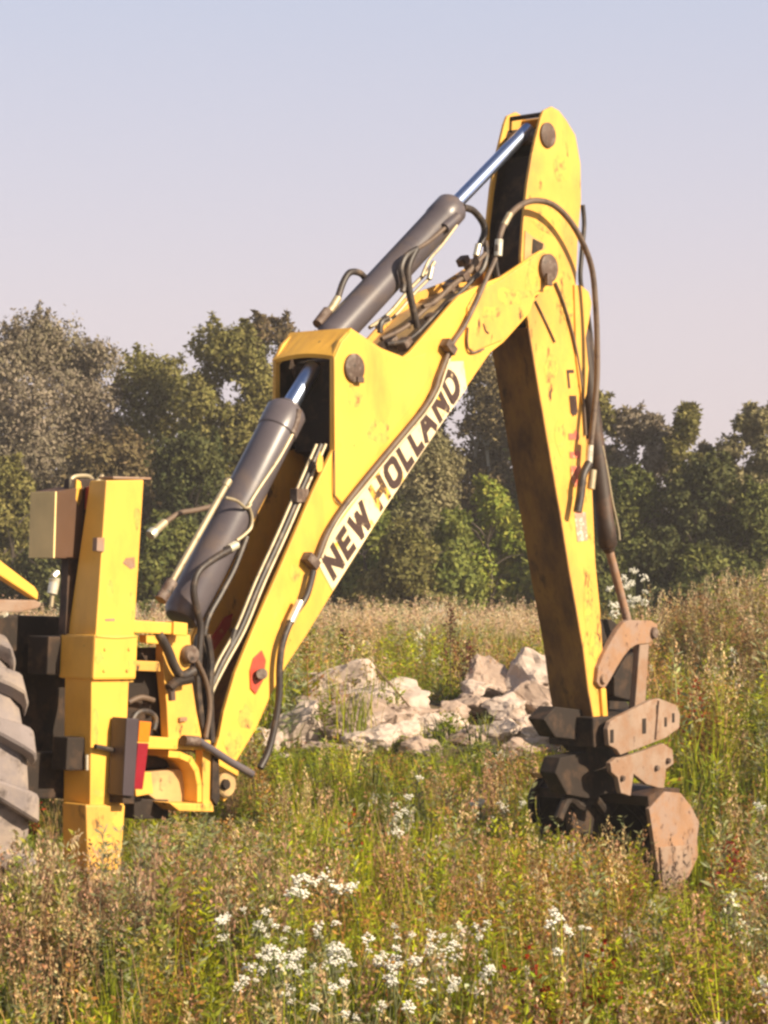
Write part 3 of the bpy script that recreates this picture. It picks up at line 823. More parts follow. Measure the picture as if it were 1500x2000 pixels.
for side in (1, -1):
    for k in range(NL):
        a0 = 2 * math.pi * (k + (0.5 if side < 0 else 0)) / NL
        bm = bmesh.new()
        secs = []
        for f in (0.0, 0.35, 0.7, 0.92, 1.02):
            x = side * (f * 0.5 + 0.0) * tyre_w * 1.06
            ang = a0 + 0.16 * (1 - f) * 1.0
            rb = (WR - 0.075) * (1.0 if f < .8 else (0.965 if f < 1 else 0.86))
            rt = WR * (1.0 if f < .9 else (0.985 if f < 1 else 0.90))
            hw = 0.034 + 0.030 * f
            sec = []
            for (rr, w_) in ((rb, hw * 1.25), (rb, -hw * 1.25), (rt, -hw), (rt, hw)):
                an = ang + w_ / WR
                rd = wf * math.cos(an) + UP * math.sin(an)
                sec.append(bm.verts.new(wc + wd * x + rd * rr))
            secs.append(sec)
        for s1, s2 in zip(secs[:-1], secs[1:]):
            for j in range(4):
                bm.faces.new((s1[j], s1[(j + 1) % 4], s2[(j + 1) % 4], s2[j]))
        bm.faces.new(secs[0]); bm.faces.new(list(reversed(secs[-1])))
        bmesh.ops.bevel(bm, geom=list(bm.edges), offset=0.010, segments=1, affect='EDGES', clamp_overlap=True)
        from_bm('tread_lug', bm, M['tyre'], wheel, smooth=True)
lathe_cyl('wheel_rim', wc - wd * 0.16, wc + wd * 0.16, [(0, .45), (0.05, .42), (.5, .40), (.95, .42), (1, .45)], M['yellow_dusty'], wheel, 32)

# ---- swing tower between leg and boom
tower = plate('swing_tower', [(318, 1238), (372, 1240), (374, 1288), (366, 1318), (376, 1335), (384, 1390), (398, 1456), (330, 1462), (326, 1380), (318, 1300)], -0.03, 0.05, M['yellow_worn'], root, 0.005)
loft4('top_arm', [(262, 1211), (366, 1218), (366, 1240), (262, 1236)], 0.04, 0.26, 0.26, M['yellow'], tower, 0.006)
loft4('arm_end', [(340, 1214), (367, 1217), (366, 1242), (339, 1240)], 0.055, 0.06, 0.06, M['yellow'], tower, 0.005)
loft4('stub', [(286, 1240), (310, 1240), (310, 1258), (286, 1256)], 0.02, 0.05, 0.05, M['yellow'], tower, 0.004)
loft4('arm', [(262, 1290), (312, 1292), (314, 1312), (262, 1310)], -0.02, 0.12, 0.12, M['yellow_worn'], tower, 0.005)
tube('diagonal_hose', trace([(308, 1236), (326, 1266), (340, 1300), (355, 1320), (378, 1310)], 0.02), 0.024, M['hose'], tower, 10)
disc('boss', 366, 1278, -0.025, 0.045, 0.04, M['pin'], tower)
tube('bracket_arm', trace([(330, 1345), (345, 1332), (372, 1326)], 0.02), 0.024, M['dark'], tower, 8)
tube('bracket_arm', trace([(334, 1340), (336, 1368)], 0.02), 0.018, M['pin'], tower, 8, smooth=False)
bm = bmesh.new()
add_box(bm, PT(356, 1405, -0.025), U, UP, N, 0.05, 0.02, 0.02)
from_bm('cast_mark', bm, M['rust'], tower)
loft4('shelf', [(262, 1436), (412, 1446), (412, 1466), (262, 1462)], 0.04, 0.36, 0.36, M['yellow'], tower, 0.006)
# curved casting
bm = bmesh.new()
cpx = [(330, 1466), (352, 1468), (374, 1478), (388, 1500), (394, 1530), (394, 1566)]
A = [PT(x, y, 0.03) for x, y in cpx]
for i in range(len(A) - 1):
    a, b = A[i], A[i + 1]
    nn = (b - a).normalized().cross(N).normalized()
    q = [a, b, b + nn * 0.03, a + nn * 0.03]
    add_prism(bm, q, [p - N * 0.26 for p in q], 0)
from_bm('curved_casting', bm, M['yellow'], tower)
plate('casting_face', [(288, 1508), (330, 1504), (352, 1502), (366, 1520), (368, 1566), (318, 1572), (290, 1552)], -0.06, 0.06, M['yellow_dusty'], tower, 0.006)
plate('casting_side', [(396, 1462), (414, 1470), (416, 1570), (396, 1574)], 0.035, 0.05, M['yellow_worn'], tower, 0.005)
plate('bottom_flange', [(330, 1568), (416, 1570), (418, 1586), (350, 1584)], 0.06, 0.36, M['yellow_worn'], tower, 0.006)
plate('lower_bracket', [(262, 1508), (296, 1508), (300, 1550), (266, 1556)], 0.02, 0.06, M['yellow_worn'], tower, 0.005)
plate('foot_cheek', [(416, 1468), (428, 1480), (430, 1560), (424, 1574), (414, 1560)], 0.05, 0.05, M['dark'], tower, 0.004)
for dx, t_ in ((0, -0.04), (12, -0.08), (24, -0.03), (-8, -0.14)):
    tube('hose', trace([(392 + dx * .5, 1240), (388 + dx, 1290), (386 + dx, 1340), (392 + dx * .8, 1400), (402 + dx * .5, 1450)], t_), 0.018, M['hose'], tower, 8)
tube('hose', trace([(384, 1290), (402, 1330), (410, 1380), (402, 1440)], -0.01), 0.012, M['hose_dusty'], tower, 8)
tube('hose', trace([(460, 1230), (440, 1290), (415, 1330), (400, 1370), (398, 1430)], -0.06), 0.014, M['hose'], tower, 8)
tube('steel_bar', trace([(358, 1446), (386, 1448)], 0.07), 0.026, M['pin'], tower, 10, smooth=False)
tube('steel_bar', trace([(386, 1446), (410, 1462), (450, 1488), (492, 1512)], 0.07), 0.019, M['charcoal'], tower, 10, smooth=False)
# tail lamp
lamp = loft4('tail_lamp', [(248, 1402), (272, 1404), (262, 1556), (240, 1554)], 0.15, 0.10, 0.10, M['lamp_case'], root, 0.005)
loft4('amber_lens', [(273, 1408), (296, 1410), (291, 1450), (270, 1449)], 0.145, 0.06, 0.06, M['lamp_amber'], lamp, 0.004)
loft4('red_lens', [(270, 1451), (291, 1452), (279, 1542), (262, 1541)], 0.145, 0.06, 0.06, M['lamp_red'], lamp, 0.004)
loft4('lamp_bracket', [(240, 1552), (264, 1554), (262, 1570), (240, 1570)], 0.13, 0.2, 0.2, M['dark'], lamp, 0.004)
loft4('underframe', [(262, 1560), (330, 1562), (330, 1600), (262, 1600)], -0.05, 0.2, 0.2, M['dark'], ch, 0.006)

# ================================================================= ground
bm = bmesh.new()
xs_ = sorted(set([-400, -200, -100, -60, -40] + [round(-30 + i * 0.5, 3) for i in range(0, 121)] + [40, 60, 100, 200, 400]))
ys_ = sorted(set([-200, -80, -30, -10] + [round(-4 + i * 0.5, 3) for i in range(0, 129)] + [65, 75, 100, 150, 250, 400, 700]))
grid = [[bm.verts.new((x, y, ground_z(x, y))) for x in xs_] for y in ys_]
for j in range(len(ys_) - 1):
    for i in range(len(xs_) - 1):
        bm.faces.new((grid[j][i], grid[j][i + 1], grid[j + 1][i + 1], grid[j + 1][i]))
M['soil'] = mat('soil_and_moss', (0.085, 0.075, 0.035), 0.95, dirt=((0.13, 0.085, 0.045), 1.2, 0.45, 0.6), dirt2=((0.05, 0.06, 0.02), 4, 0.5, 0.62), bump=0.6, bscale=12)
g_o = from_bm('ground', bm, M['soil'], None, smooth=True)
tag(g_o, kind='structure')

# ================================================================= vegetation helpers


def quads_mesh(name, V, C, m, parent=None, origin=None, nv=4, kind=None):
    """V (n,nv,3) world positions, C (n,3) colours"""
    off = np.array(WO[parent.name] if parent is not None else (origin if origin is not None else (0, 0, 0)), dtype=np.float64)
    n = len(V)
    me = bpy.data.meshes.new(name)
    me.vertices.add(n * nv)
    me.vertices.foreach_set('co', (V.reshape(-1, 3) - off).astype(np.float32).ravel())
    me.loops.add(n * nv)
    me.loops.foreach_set('vertex_index', np.arange(n * nv, dtype=np.int32))
    me.polygons.add(n)
    me.polygons.foreach_set('loop_start', np.arange(0, n * nv, nv, dtype=np.int32))
    at = me.attributes.new('Col', 'FLOAT_COLOR', 'POINT')
    cc = np.ones((n, nv, 4), dtype=np.float32)
    cc[:, :, :3] = C[:, None, :]
    at.data.foreach_set('color', cc.ravel())
    me.update()
    me.validate()
    o = link_mesh(name, me, m, parent, origin)
    if kind: o['kind'] = kind
    return o


def unit(a):
    return a / np.maximum(np.linalg.norm(a, axis=-1, keepdims=True), 1e-6)


def leaf_quads(P, D, L, Wd, r_, nrm=None):
    """rhombus leaves at P pointing along D"""
    n = len(P)
    R = unit(r_.normal(size=(n, 3))) if nrm is None else nrm
    S = unit(np.cross(D, R))
    L = L[:, None]; Wd = Wd[:, None]
    bend = np.cross(S, D) * L * r_.uniform(-.15, .15, (n, 1))
    return np.stack([P, P + D * L * .45 + S * Wd * .5 + bend, P + D * L, P + D * L * .45 - S * Wd * .5 + bend], axis=1)


def make_tree(name, px, top, halfw, Y, c1, c2, label, cat='tree', seed=0, leaf=0.12, n=9000, base=None, bushy=False, droop=0.0, pale=False, sprigs=14, blobs=22, low=0.12, group=None, slim=0.36):
    r_ = np.random.default_rng(1000 + seed)
    n = int(n * 2.3); leaf *= 0.92; blobs = int(blobs * 1.5); sprigs *= 2
    X = (px - 750) / F * Y
    gz = ground_z(X, Y)
    ztop = EYE + (HZ - top) / F * Y
    h = ztop - gz
    hw = halfw / F * Y
    ro = empty(name, (X, Y, gz), label, cat, group)
    # limbs
    bm = bmesh.new()
    tr = max(0.05, h * 0.022)
    ends = []
    nst = 3 if bushy else 2
    for s in range(nst):
        lean = r_.uniform(-.12, .12, 2)
        P = [Vector((X + s * .12 * (1 if s % 2 else -1), Y, gz - 0.1))]
        for k in range(1, 5):
            f = k / 5
            P.append(Vector((X + lean[0] * h * f + r_.normal() * .05, Y + lean[1] * h * f + r_.normal() * .05, gz + h * .8 * f)))
        add_tube(bm, P, tr * (1 if s == 0 else .6), 7, r1=tr * .25, sub=2)
        for k in range(2, 5):
            for q in range(2):
                a = r_.uniform(0, 6.28)
                ln = hw * r_.uniform(.4, .8)
                e_ = P[k] + Vector((math.cos(a) * ln, math.sin(a) * ln, ln * r_.uniform(.4, .9)))
                mid = P[k].lerp(e_, .5) + Vector((0, 0, ln * .12))
                add_tube(bm, [P[k], mid, e_], tr * .35, 5, r1=tr * .08, sub=2)
    from_bm('trunk', bm, M['pale_bark'] if pale else M['bark'], ro, smooth=True)
    # blobs of foliage
    BC, BR = [], []
    for i in range(blobs):
        f = (i + .5) / blobs
        zz = low + (1 - low) * f
        wide = math.sin(math.pi * min(1, (zz * .85 + .12))) ** slim
        if bushy: wide = max(0.55, math.sqrt(max(0.02, 1 - zz ** 2.6)))
        a = r_.uniform(0, 6.28)
        rad = hw * wide * math.sqrt(r_.uniform(0.05, 1)) * .82
        br = hw * (r_.uniform(.40, .64) if i % 3 else r_.uniform(.16, .28)) * (1.0 - .38 * f)
        zc = gz + h * zz
        zc = min(zc, gz + h - br * .75)
        BC.append((X + math.cos(a) * rad, Y + math.sin(a) * rad * .8, zc)); BR.append(br)
    BC = np.array(BC); BR = np.array(BR)
    pr = BR ** 2; pr /= pr.sum()
    bi = r_.choice(len(BR), n, p=pr)
    dirs = unit(r_.normal(size=(n, 3)))
    rad = BR[bi] * np.where(r_.random(n) < .78, 1.12 - .42 * r_.random(n) ** .7, r_.uniform(.2, .8, n))
    # lumpy radius
    lump = 1 + .20 * np.sin(dirs[:, 0] * 7 + bi * 1.7) * np.sin(dirs[:, 2] * 6 + bi) + .14 * np.sin(dirs[:, 1] * 11 + bi * 3) * np.sin(dirs[:, 0] * 13 + bi) + r_.normal(0, .08, n)
    P = BC[bi] + dirs * (rad * lump)[:, None] * np.array([1, 1, .92])
    P = P + r_.normal(size=P.shape) * (BR[bi] * .09)[:, None]
    # feathery sprigs at the outline
    sp = []
    for s in range(sprigs):
        b = r_.integers(len(BR) // 2, len(BR))
        d = unit(np.array([r_.normal() * .5, r_.normal() * .4, 1.0]))
        st = BC[b] + d * BR[b] * .7
        ln = BR[b] * r_.uniform(.5, 1.0)
        k = 70
        tt = r_.random(k)
        sp.append(st + d * (tt * ln)[:, None] + r_.normal(size=(k, 3)) * (.12 * ln * (1.1 - tt))[:, None])
    P = np.concatenate([P] + sp)
    m = len(P)
    bi = np.concatenate([bi, r_.integers(0, len(BR), m - n)])
    keep = P[:, 2] > gz + 0.02
    P = P[keep]; bi = bi[keep]
    m = len(P)
    out = unit(P - BC[bi])
    nr = unit(out + .35 * unit(P - np.array([X, Y, gz + h * .4])) + r_.normal(size=(m, 3)) * .85)
    D = unit(r_.normal(size=(m, 3)) + np.array([0, 0, -droop]))
    D = unit(D - nr * (D * nr).sum(1, keepdims=True) * .85)
    V = leaf_quads(P, D, leaf * r_.uniform(.6, 1.4, m), leaf * r_.uniform(.4, .7, m), r_, nr)
    tone = r_.uniform(.85, 1.15, len(BR))[bi] * r_.uniform(.75, 1.25, m)
    mixf = np.clip(r_.normal(.5, .28, m) + (r_.uniform(-.35, .35, len(BR))[bi]), 0, 1)[:, None]
    C = (np.array(c1) * (1 - mixf) + np.array(c2) * mixf) * tone[:, None]
    quads_mesh('crown', V, C, M['leaf'], ro, kind='stuff')
    return ro


SILV = ((0.19, 0.165, 0.095), (0.29, 0.235, 0.175))
OLIV = ((0.15, 0.145, 0.038), (0.25, 0.215, 0.07))
GREEN = ((0.085, 0.105, 0.026), (0.175, 0.175, 0.042))
DARK = ((0.05, 0.062, 0.018), (0.12, 0.12, 0.036))
YELG = ((0.20, 0.25, 0.035), (0.34, 0.31, 0.05))
BUSH = ((0.13, 0.17, 0.035), (0.24, 0.25, 0.05))
WILL = ((0.20, 0.19, 0.08), (0.29, 0.245, 0.125))
BRN = ((0.15, 0.105, 0.055), (0.21, 0.17, 0.075))
TG = 'trees along the far edge of the field'
SG = 'shrubs at the foot of the tree line'
make_tree('willow_tree', 75, 628, 170, 46, *SILV, 'tall silvery brown willow at the left edge of the picture', seed=1, n=26000, leaf=.105, blobs=34, group=TG)
make_tree('willow_tree', -110, 700, 150, 47, *SILV, 'silvery willow half cut off by the left frame edge', seed=2, n=9000, group=TG, leaf=.15)
make_tree('broadleaf_tree', 10, 905, 80, 42, *OLIV, 'low olive green tree behind the mudguard at the left edge', seed=3, n=6000, group=TG, bushy=True)
make_tree('willow_tree', 195, 672, 100, 46.5, *SILV, 'smaller silvery willow on the right shoulder of the tall one', seed=31, n=12000, leaf=.105, group=TG)
make_tree('broadleaf_tree', 290, 702, 135, 47, *OLIV, 'lower olive tree in the saddle between the two tallest left trees', seed=4, n=13000, group=TG, blobs=28)
make_tree('broadleaf_tree', 215, 860, 120, 44, *BRN, 'brownish tree just behind the top of the yellow stabiliser leg', seed=5, n=11000, group=TG, bushy=True)
make_tree('broadleaf_tree', 440, 640, 110, 45, *OLIV, 'tall round green tree left of the yellow cylinder hood', seed=6, n=15000, group=TG, blobs=30)
make_tree('broadleaf_tree', 530, 628, 80, 49, *BRN, 'brownish tree top showing just left of the cylinder hood', seed=7, n=9000, group=TG)
make_tree('broadleaf_tree', 380, 860, 120, 42.5, *DARK, 'dark green tree behind the boom cylinder', seed=8, n=10000, group=TG, bushy=True)
make_tree('broadleaf_tree', 640, 680, 110, 48, *GREEN, 'green tree hidden mostly behind the bracket of the boom', seed=9, n=9000, group=TG)
make_tree('broadleaf_tree', 760, 730, 110, 47, *GREEN, 'green tree behind the middle of the boom', seed=10, n=9000, group=TG)
make_tree('willow_tree', 945, 672, 120, 49, *BRN, 'tall brown green tree seen in the gap under the boom tip', seed=11, n=14000, group=TG, blobs=28, pale=True)
make_tree('willow_tree', 835, 850, 90, 43, *WILL, 'pale olive rounded willow below the boom lettering', seed=12, n=13000, leaf=.10, group=TG, blobs=30, bushy=True, droop=.5)
make_tree('broadleaf_tree', 1090, 730, 110, 48, *GREEN, 'tall green tree behind the dipper stick', seed=13, n=11000, group=TG)
make_tree('broadleaf_tree', 1175, 775, 48, 46, *OLIV, 'narrow green tree top right beside the bucket cylinder', seed=14, n=5000, group=TG)
make_tree('willow_tree', 1262, 812, 82, 46, *SILV, 'silvery grey tree right of the dipper stick', seed=15, n=9000, group=TG, leaf=.14, sprigs=26)
make_tree('broadleaf_tree', 1345, 800, 52, 45, *OLIV, 'pointed feathery young tree in the right part of the tree line', seed=16, n=6500, group=TG, sprigs=34)
make_tree('broadleaf_tree', 1395, 880, 60, 47, *SILV, 'low grey green tree in the dip of the right skyline', seed=17, n=5000, group=TG)
make_tree('willow_tree', 1462, 800, 72, 46, *WILL, 'rounded grey olive tree at the right edge of the picture', seed=18, n=9000, group=TG, droop=.3)
make_tree('willow_tree', 1590, 790, 90, 47, *WILL, 'willow beyond the right frame edge', seed=19, n=6000, group=TG)
make_tree('broadleaf_tree', 1235, 930, 100, 43, *GREEN, 'mid green bushy tree behind the bucket cylinder rod', seed=20, n=10000, group=TG, bushy=True)
make_tree('broadleaf_tree', 1365, 905, 90, 42.5, *DARK, 'darkest green tree in the right part of the tree line', seed=21, n=11000, group=TG, bushy=True)
make_tree('broadleaf_tree', 1480, 950, 80, 42, *GREEN, 'green bushy tree low at the right edge', seed=22, n=8000, group=TG, bushy=True)
for i, (px, top, hw, Y, c, lab) in enumerate((
        (700, 985, 75, 41, BUSH, 'dark green shrub under the NEW end of the boom lettering'),
        (800, 1035, 85, 40, OLIV, 'olive shrub above the pale dry grass'),
        (885, 1010, 60, 40.5, BUSH, 'green shrub left of the yellow green one'),
        (970, 950, 80, 41, YELG, 'yellow green shrub just left of the dipper stick'),
        (1060, 1000, 60, 41, BUSH, 'green shrub hidden behind the dipper stick'),
        (1180, 1060, 60, 40, GREEN, 'small green shrub behind the bucket lever'),
        (1290, 1050, 80, 40, DARK, 'dark shrub right of the bucket lever'),
        (1380, 1080, 70, 39.5, GREEN, 'low green shrub in front of the darkest tree'),
        (330, 1020, 80, 41, GREEN, 'green shrub between stabiliser leg and boom cylinder'),
        (610, 1040, 60, 41, DARK, 'dark shrub hidden behind the boom'),
        (120, 1060, 110, 41, DARK, 'dark shrub behind the mudguard'))):
    make_tree('shrub', px, top, hw, Y, *c, lab, 'shrub', 40 + i, n=6500, bushy=True, low=0.02, leaf=.12, sprigs=10, blobs=18, group=SG)

# ---- rubble


def rock(px, py, wpx, hpx, Y, m, label, seed, cat='boulder', name='concrete_boulder', depth=1.0):
    c = PY(px, py, Y)
    rx = wpx / 2 / F * Y; rz = hpx / 2 / F * Y
    bm = bmesh.new()
    bmesh.ops.create_icosphere(bm, subdivisions=4, radius=1)
    so = Vector((seed * 3.1, seed * 1.7, seed * 2.3))
    # chop with random planes for broken faces
    rr = random.Random(seed)
    planes = []
    for k in range(16):
        v = Vector((rr.gauss(0, 1), rr.gauss(0, 1), rr.gauss(0, 1))).normalized()
        planes.append((v, rr.uniform(.48, .85)))
    for v in bm.verts:
        p = v.co.copy()
        for n_, d_ in planes:
            e_ = p.dot(n_) - d_
            if e_ > 0: p -= n_ * e_
        p *= 1.12 + .30 * mnoise.noise(p * 2.0 + so) + .14 * mnoise.noise(p * 5 + so) + .09 * mnoise.noise(p * 11 + so)
        v.co = Vector((p.x * rx * 1.5, p.y * rx * depth * 1.2, p.z * rz * 1.42)) + c
    o = from_bm(name, bm, m, None, origin=(c.x, c.y, c.z - rz), smooth=False)
    tag(o, label, cat, 'broken rubble heaped behind the boom')
    return o


RK = [
    (684, 1345, 110, 80, 20.3, 'stone', 'topmost pale rounded boulder on the rubble heap'),
    (735, 1372, 150, 74, 20.0, 'stone', 'long pale slab sloping right from the top of the rubble heap'),
    (650, 1380, 120, 60, 20.0, 'stone_brown', 'dark brown boulder under the topmost pale one'),
    (585, 1430, 96, 100, 19.4, 'stone', 'big pale boulder at the left end of the heap beside the boom hose'),
    (700, 1410, 140, 70, 19.6, 'stone_brown', 'brown boulder in the middle of the heap'),
    (770, 1402, 100, 60, 19.8, 'stone_brown', 'brown slab below the long pale slab'),
    (850, 1412, 100, 50, 19.8, 'stone', 'flat pale boulder right of the main heap'),
    (735, 1450, 90, 50, 19.2, 'stone', 'small pink grey boulder low in front of the heap'),
    (520, 1458, 60, 60, 19.2, 'stone', 'small pale boulder right behind the boom foot'),
    (955, 1335, 80, 70, 20.6, 'stone_brown', 'dark jagged boulder left of the dipper stick'),
    (1035, 1325, 96, 74, 20.6, 'stone', 'pale jagged boulder touching the dark edge of the dipper stick'),
    (1050, 1370, 90, 60, 20.2, 'stone_brown', 'brown boulder under the jagged pale one'),
    (985, 1435, 100, 56, 19.6, 'stone', 'rounded pale boulder low beside the dipper stick'),
    (1060, 1455, 90, 52, 19.4, 'stone', 'pale boulder at the foot of the dipper stick'),
    (1120, 1462, 70, 40, 19.5, 'stone', 'small pale boulder seen through the bucket linkage'),
    (1210, 1395, 70, 40, 20.2, 'stone', 'pale boulder showing between stick and coupler'),
    (820, 1468, 70, 40, 19.0, 'stone_brown', 'half buried brown boulder in the green weeds'),
    (930, 1378, 60, 44, 20.2, 'stone_brown', 'brown boulder between the two rubble piles'),
]
for px, py, w_, h_, Y, m_, lab in (
        (620, 1400, 60, 36, 19.8, 'stone', 'small pale chunk wedged above the big left boulder'),
        (668, 1432, 50, 34, 19.3, 'stone_brown', 'small brown chunk in front of the brown middle boulder'),
        (790, 1430, 56, 36, 19.3, 'stone', 'small pale chunk right below the brown slab'),
        (880, 1400, 50, 36, 19.9, 'stone_brown', 'small brown chunk just right of the flat pale boulder'),
        (910, 1440, 60, 34, 19.4, 'stone_brown', 'low brown chunk left of the rounded pale boulder'),
        (925, 1345, 44, 36, 20.4, 'stone', 'small pale chunk at the left end of the right rubble pile'),
        (990, 1380, 70, 44, 20.0, 'stone', 'pale chunk in the middle of the right rubble pile'),
        (1015, 1470, 60, 34, 19.0, 'stone_brown', 'small brown chunk lowest beside the dipper stick'),
        (1040, 1420, 60, 40, 19.7, 'stone', 'pale chunk half hidden by the dark side of the stick'),
        (555, 1490, 50, 36, 18.8, 'stone', 'small pale chunk in the grass below the hose end'),
        (640, 1465, 60, 30, 18.9, 'stone_brown', 'small brown chunk low in the grass right of the hose')):
    RK.append((px, py, w_, h_, Y, m_, lab))
for i, (px, py, w_, h_, Y, m_, lab) in enumerate(RK):
    rock(px, py, w_, h_, Y, M[m_], lab, i + 3)
# soil under the rubble
bm = bmesh.new()
bmesh.ops.create_icosphere(bm, subdivisions=4, radius=1)
for v in bm.verts:
    p = v.co
    k = 1 + .25 * mnoise.noise(p * 2.5)
    v.co = Vector((p.x * 2.4 * k - 0.1 + .4, p.y * 1.3 * k + 20.9, p.z * .42 * k + 0.0))
o = from_bm('earth_mound', bm, M['soil'], None, smooth=True)
tag(o, kind='structure')
bm = bmesh.new()
add_tube(bm, [PY(735, 1306, 19.9), PY(770, 1345, 19.8), PY(806, 1388, 19.6)], 0.014, 6, r1=0.008)
tag(from_bm('dry_branch', bm, M['twig'], None, origin=PY(806, 1388, 19.6), smooth=True), 'thin dry branch sticking up from the rubble heap', 'branch')

# ================================================================= weeds
GREENG = (0.20, 0.23, 0.04)
YGREEN = (0.33, 0.34, 0.05)
GREYG = (0.27, 0.28, 0.155)
DKG = (0.055, 0.07, 0.02)
TAN = (0.46, 0.335, 0.165)
PINK = (0.42, 0.265, 0.165)
RUSTC = (0.32, 0.18, 0.07)
REDC = (0.22, 0.035, 0.02)
OLV = (0.26, 0.21, 0.065)
STRAW = (0.58, 0.45, 0.26)


def blade_arr(r_, n, hmin, hmax, spread, w_, lean=.35):
    """curved blades as chains of two quads -> (2n,4,3)"""
    a = r_.uniform(0, 6.28, n)
    b = np.stack([np.cos(a), np.sin(a), np.zeros(n)], 1) * (spread * np.sqrt(r_.random(n)))[:, None]
    h = r_.uniform(hmin, hmax, n)
    la = r_.uniform(0, 6.28, n)
    ld = np.stack([np.cos(la), np.sin(la), np.zeros(n)], 1) * (r_.uniform(.1, lean, n) * h)[:, None]
    sa = la + 1.57 + r_.normal(0, .5, n)
    S = np.stack([np.cos(sa), np.sin(sa), np.zeros(n)], 1) * (w_ / 2)
    z = np.array([0, 0, 1.0])
    p0 = b
    p1 = b + ld * .35 + z * (h * .6)[:, None]
    p2 = b + ld * 1.0 + z * (h * 1.0)[:, None]
    q1 = np.stack([p0 - S, p0 + S, p1 + S * .8, p1 - S * .8], 1)
    q2 = np.stack([p1 - S * .8, p1 + S * .8, p2 + S * .12, p2 - S * .12], 1)
    return np.concatenate([q1, q2])


def tint(r_, c, n, v=.25):
    return np.array(c)[None, :] * r_.uniform(1 - v, 1 + v, (n, 1)) * (1 + r_.normal(0, .06, (n, 3)))


def proto_grass(r_, c, n=22, h=(.2, .45), w_=.006):
    V = blade_arr(r_, n, *h, .07, w_)
    C = tint(r_, c, n)
    return V, np.concatenate([C, C])


def proto_stalk(r_, cs, ch, h=(.45, .75), n=4, head=26, hl=.16, hw=.012, ls=.018):
    Vs = [blade_arr(r_, n, *h, .05, .004, .18)]
    Cs = [np.concatenate([tint(r_, cs, n)] * 2)]
    tips = Vs[0][n:, 2, :]
    bas = Vs[0][n:, 0, :]
    for i in range(n):
        d = unit(tips[i] - bas[i])
        f = r_.random(head)
        P = tips[i] - d * (f * hl)[:, None] + r_.normal(size=(head, 3)) * hw * (.4 + f[:, None])
        D = unit(d * .8 + r_.normal(size=(head, 3)) * .5)
        Vs.append(leaf_quads(P, D, ls * r_.uniform(.6, 1.3, head), ls * .5 * np.ones(head), r_))
        Cs.append(tint(r_, ch, head))
    return np.concatenate(Vs), np.concatenate(Cs)


def proto_leafy(r_, cs, cl, h=(.35, .6), n=3, leaves=34, ll=.05, lw=.014, branch=.05, flowers=None):
    Vs = [blade_arr(r_, n, *h, .05, .005, .25)]
    Cs = [np.concatenate([tint(r_, cs, n)] * 2)]
    for i in range(n):
        p0, p1, p2 = Vs[0][i, 0], Vs[0][n + i, 0], Vs[0][n + i, 2]
        f = r_.uniform(.12, 1, leaves)[:, None]
        P = np.where(f < .6, p0 + (p1 - p0) * f / .6, p1 + (p2 - p1) * (f - .6) / .4)
        a = r_.uniform(0, 6.28, leaves)
        rd = np.stack([np.cos(a), np.sin(a), r_.uniform(.1, .9, leaves)], 1)
        P = P + rd * (branch * r_.random(leaves) * (1.15 - f[:, 0]))[:, None]
        D = unit(rd)
        k = ll * (1.2 - f[:, 0] * .6) * r_.uniform(.6, 1.3, leaves)
        Vs.append(leaf_quads(P, D, k, k * lw / ll, r_))
        Cs.append(tint(r_, cl, leaves))
        if flowers:
            m = 14
            P = p2 + r_.normal(size=(m, 3)) * np.array([.022, .022, .006])
            D = unit(r_.normal(size=(m, 3)) + np.array([0, 0, .5]))
            Vs.append(leaf_quads(P, D, .012 * np.ones(m), .010 * np.ones(m), r_))
            Cs.append(tint(r_, flowers, m, .1))
    return np.concatenate(Vs), np.concatenate(Cs)


pr_ = np.random.default_rng(5)
KINDS = {
    'green': [proto_grass(pr_, GREENG, 26, (.18, .42)) for _ in range(3)] + [proto_grass(pr_, YGREEN, 22, (.2, .5)) for _ in range(2)],
    'under': [proto_grass(pr_, DKG, 24, (.1, .28), .009), proto_grass(pr_, OLV, 24, (.1, .25), .008), proto_leafy(pr_, DKG, GREENG, (.12, .28), 4, 22, .05, .022)],
    'tan': [proto_stalk(pr_, TAN, STRAW, (.35, .62)) for _ in range(2)] + [proto_grass(pr_, TAN, 22, (.25, .55), .005)],
    'pink': [proto_stalk(pr_, PINK, PINK, (.3, .55), 5, 34, .2, .016) for _ in range(3)] + [proto_leafy(pr_, RUSTC, PINK, (.25, .5), 4, 34, .03, .012)],
    'rust': [proto_leafy(pr_, RUSTC, RUSTC, (.3, .55), 4, 40, .032, .014, .08) for _ in range(2)] + [proto_leafy(pr_, OLV, OLV, (.3, .55), 4, 40, .035, .014, .08) for _ in range(2)],
    'grey': [proto_leafy(pr_, GREYG, GREYG, (.3, .6), 3, 44, .06, .014, .03) for _ in range(3)],
    'leafy': [proto_leafy(pr_, GREENG, YGREEN, (.3, .55), 3, 44, .05, .014, .03) for _ in range(2)] + [proto_leafy(pr_, GREENG, GREENG, (.3, .55), 3, 44, .045, .013, .04) for _ in range(2)],
    'red': [proto_leafy(pr_, REDC, REDC, (.3, .5), 3, 40, .03, .02, .04)],
    'pale': [proto_stalk(pr_, (.62, .46, .30), (.70, .54, .38), (.35, .6), 6, 26, .2, .014) for _ in range(3)],
    'fluff': [proto_stalk(pr_, TAN, (.62, .56, .44), (.4, .62), 3, 30, .08, .016, .02)],
}


def fbm(x, y, s, o):
    return mnoise.noise(Vector((x * s, y * s, o))) + .5 * mnoise.noise(Vector((x * s * 2.1, y * s * 2.1, o + 7)))


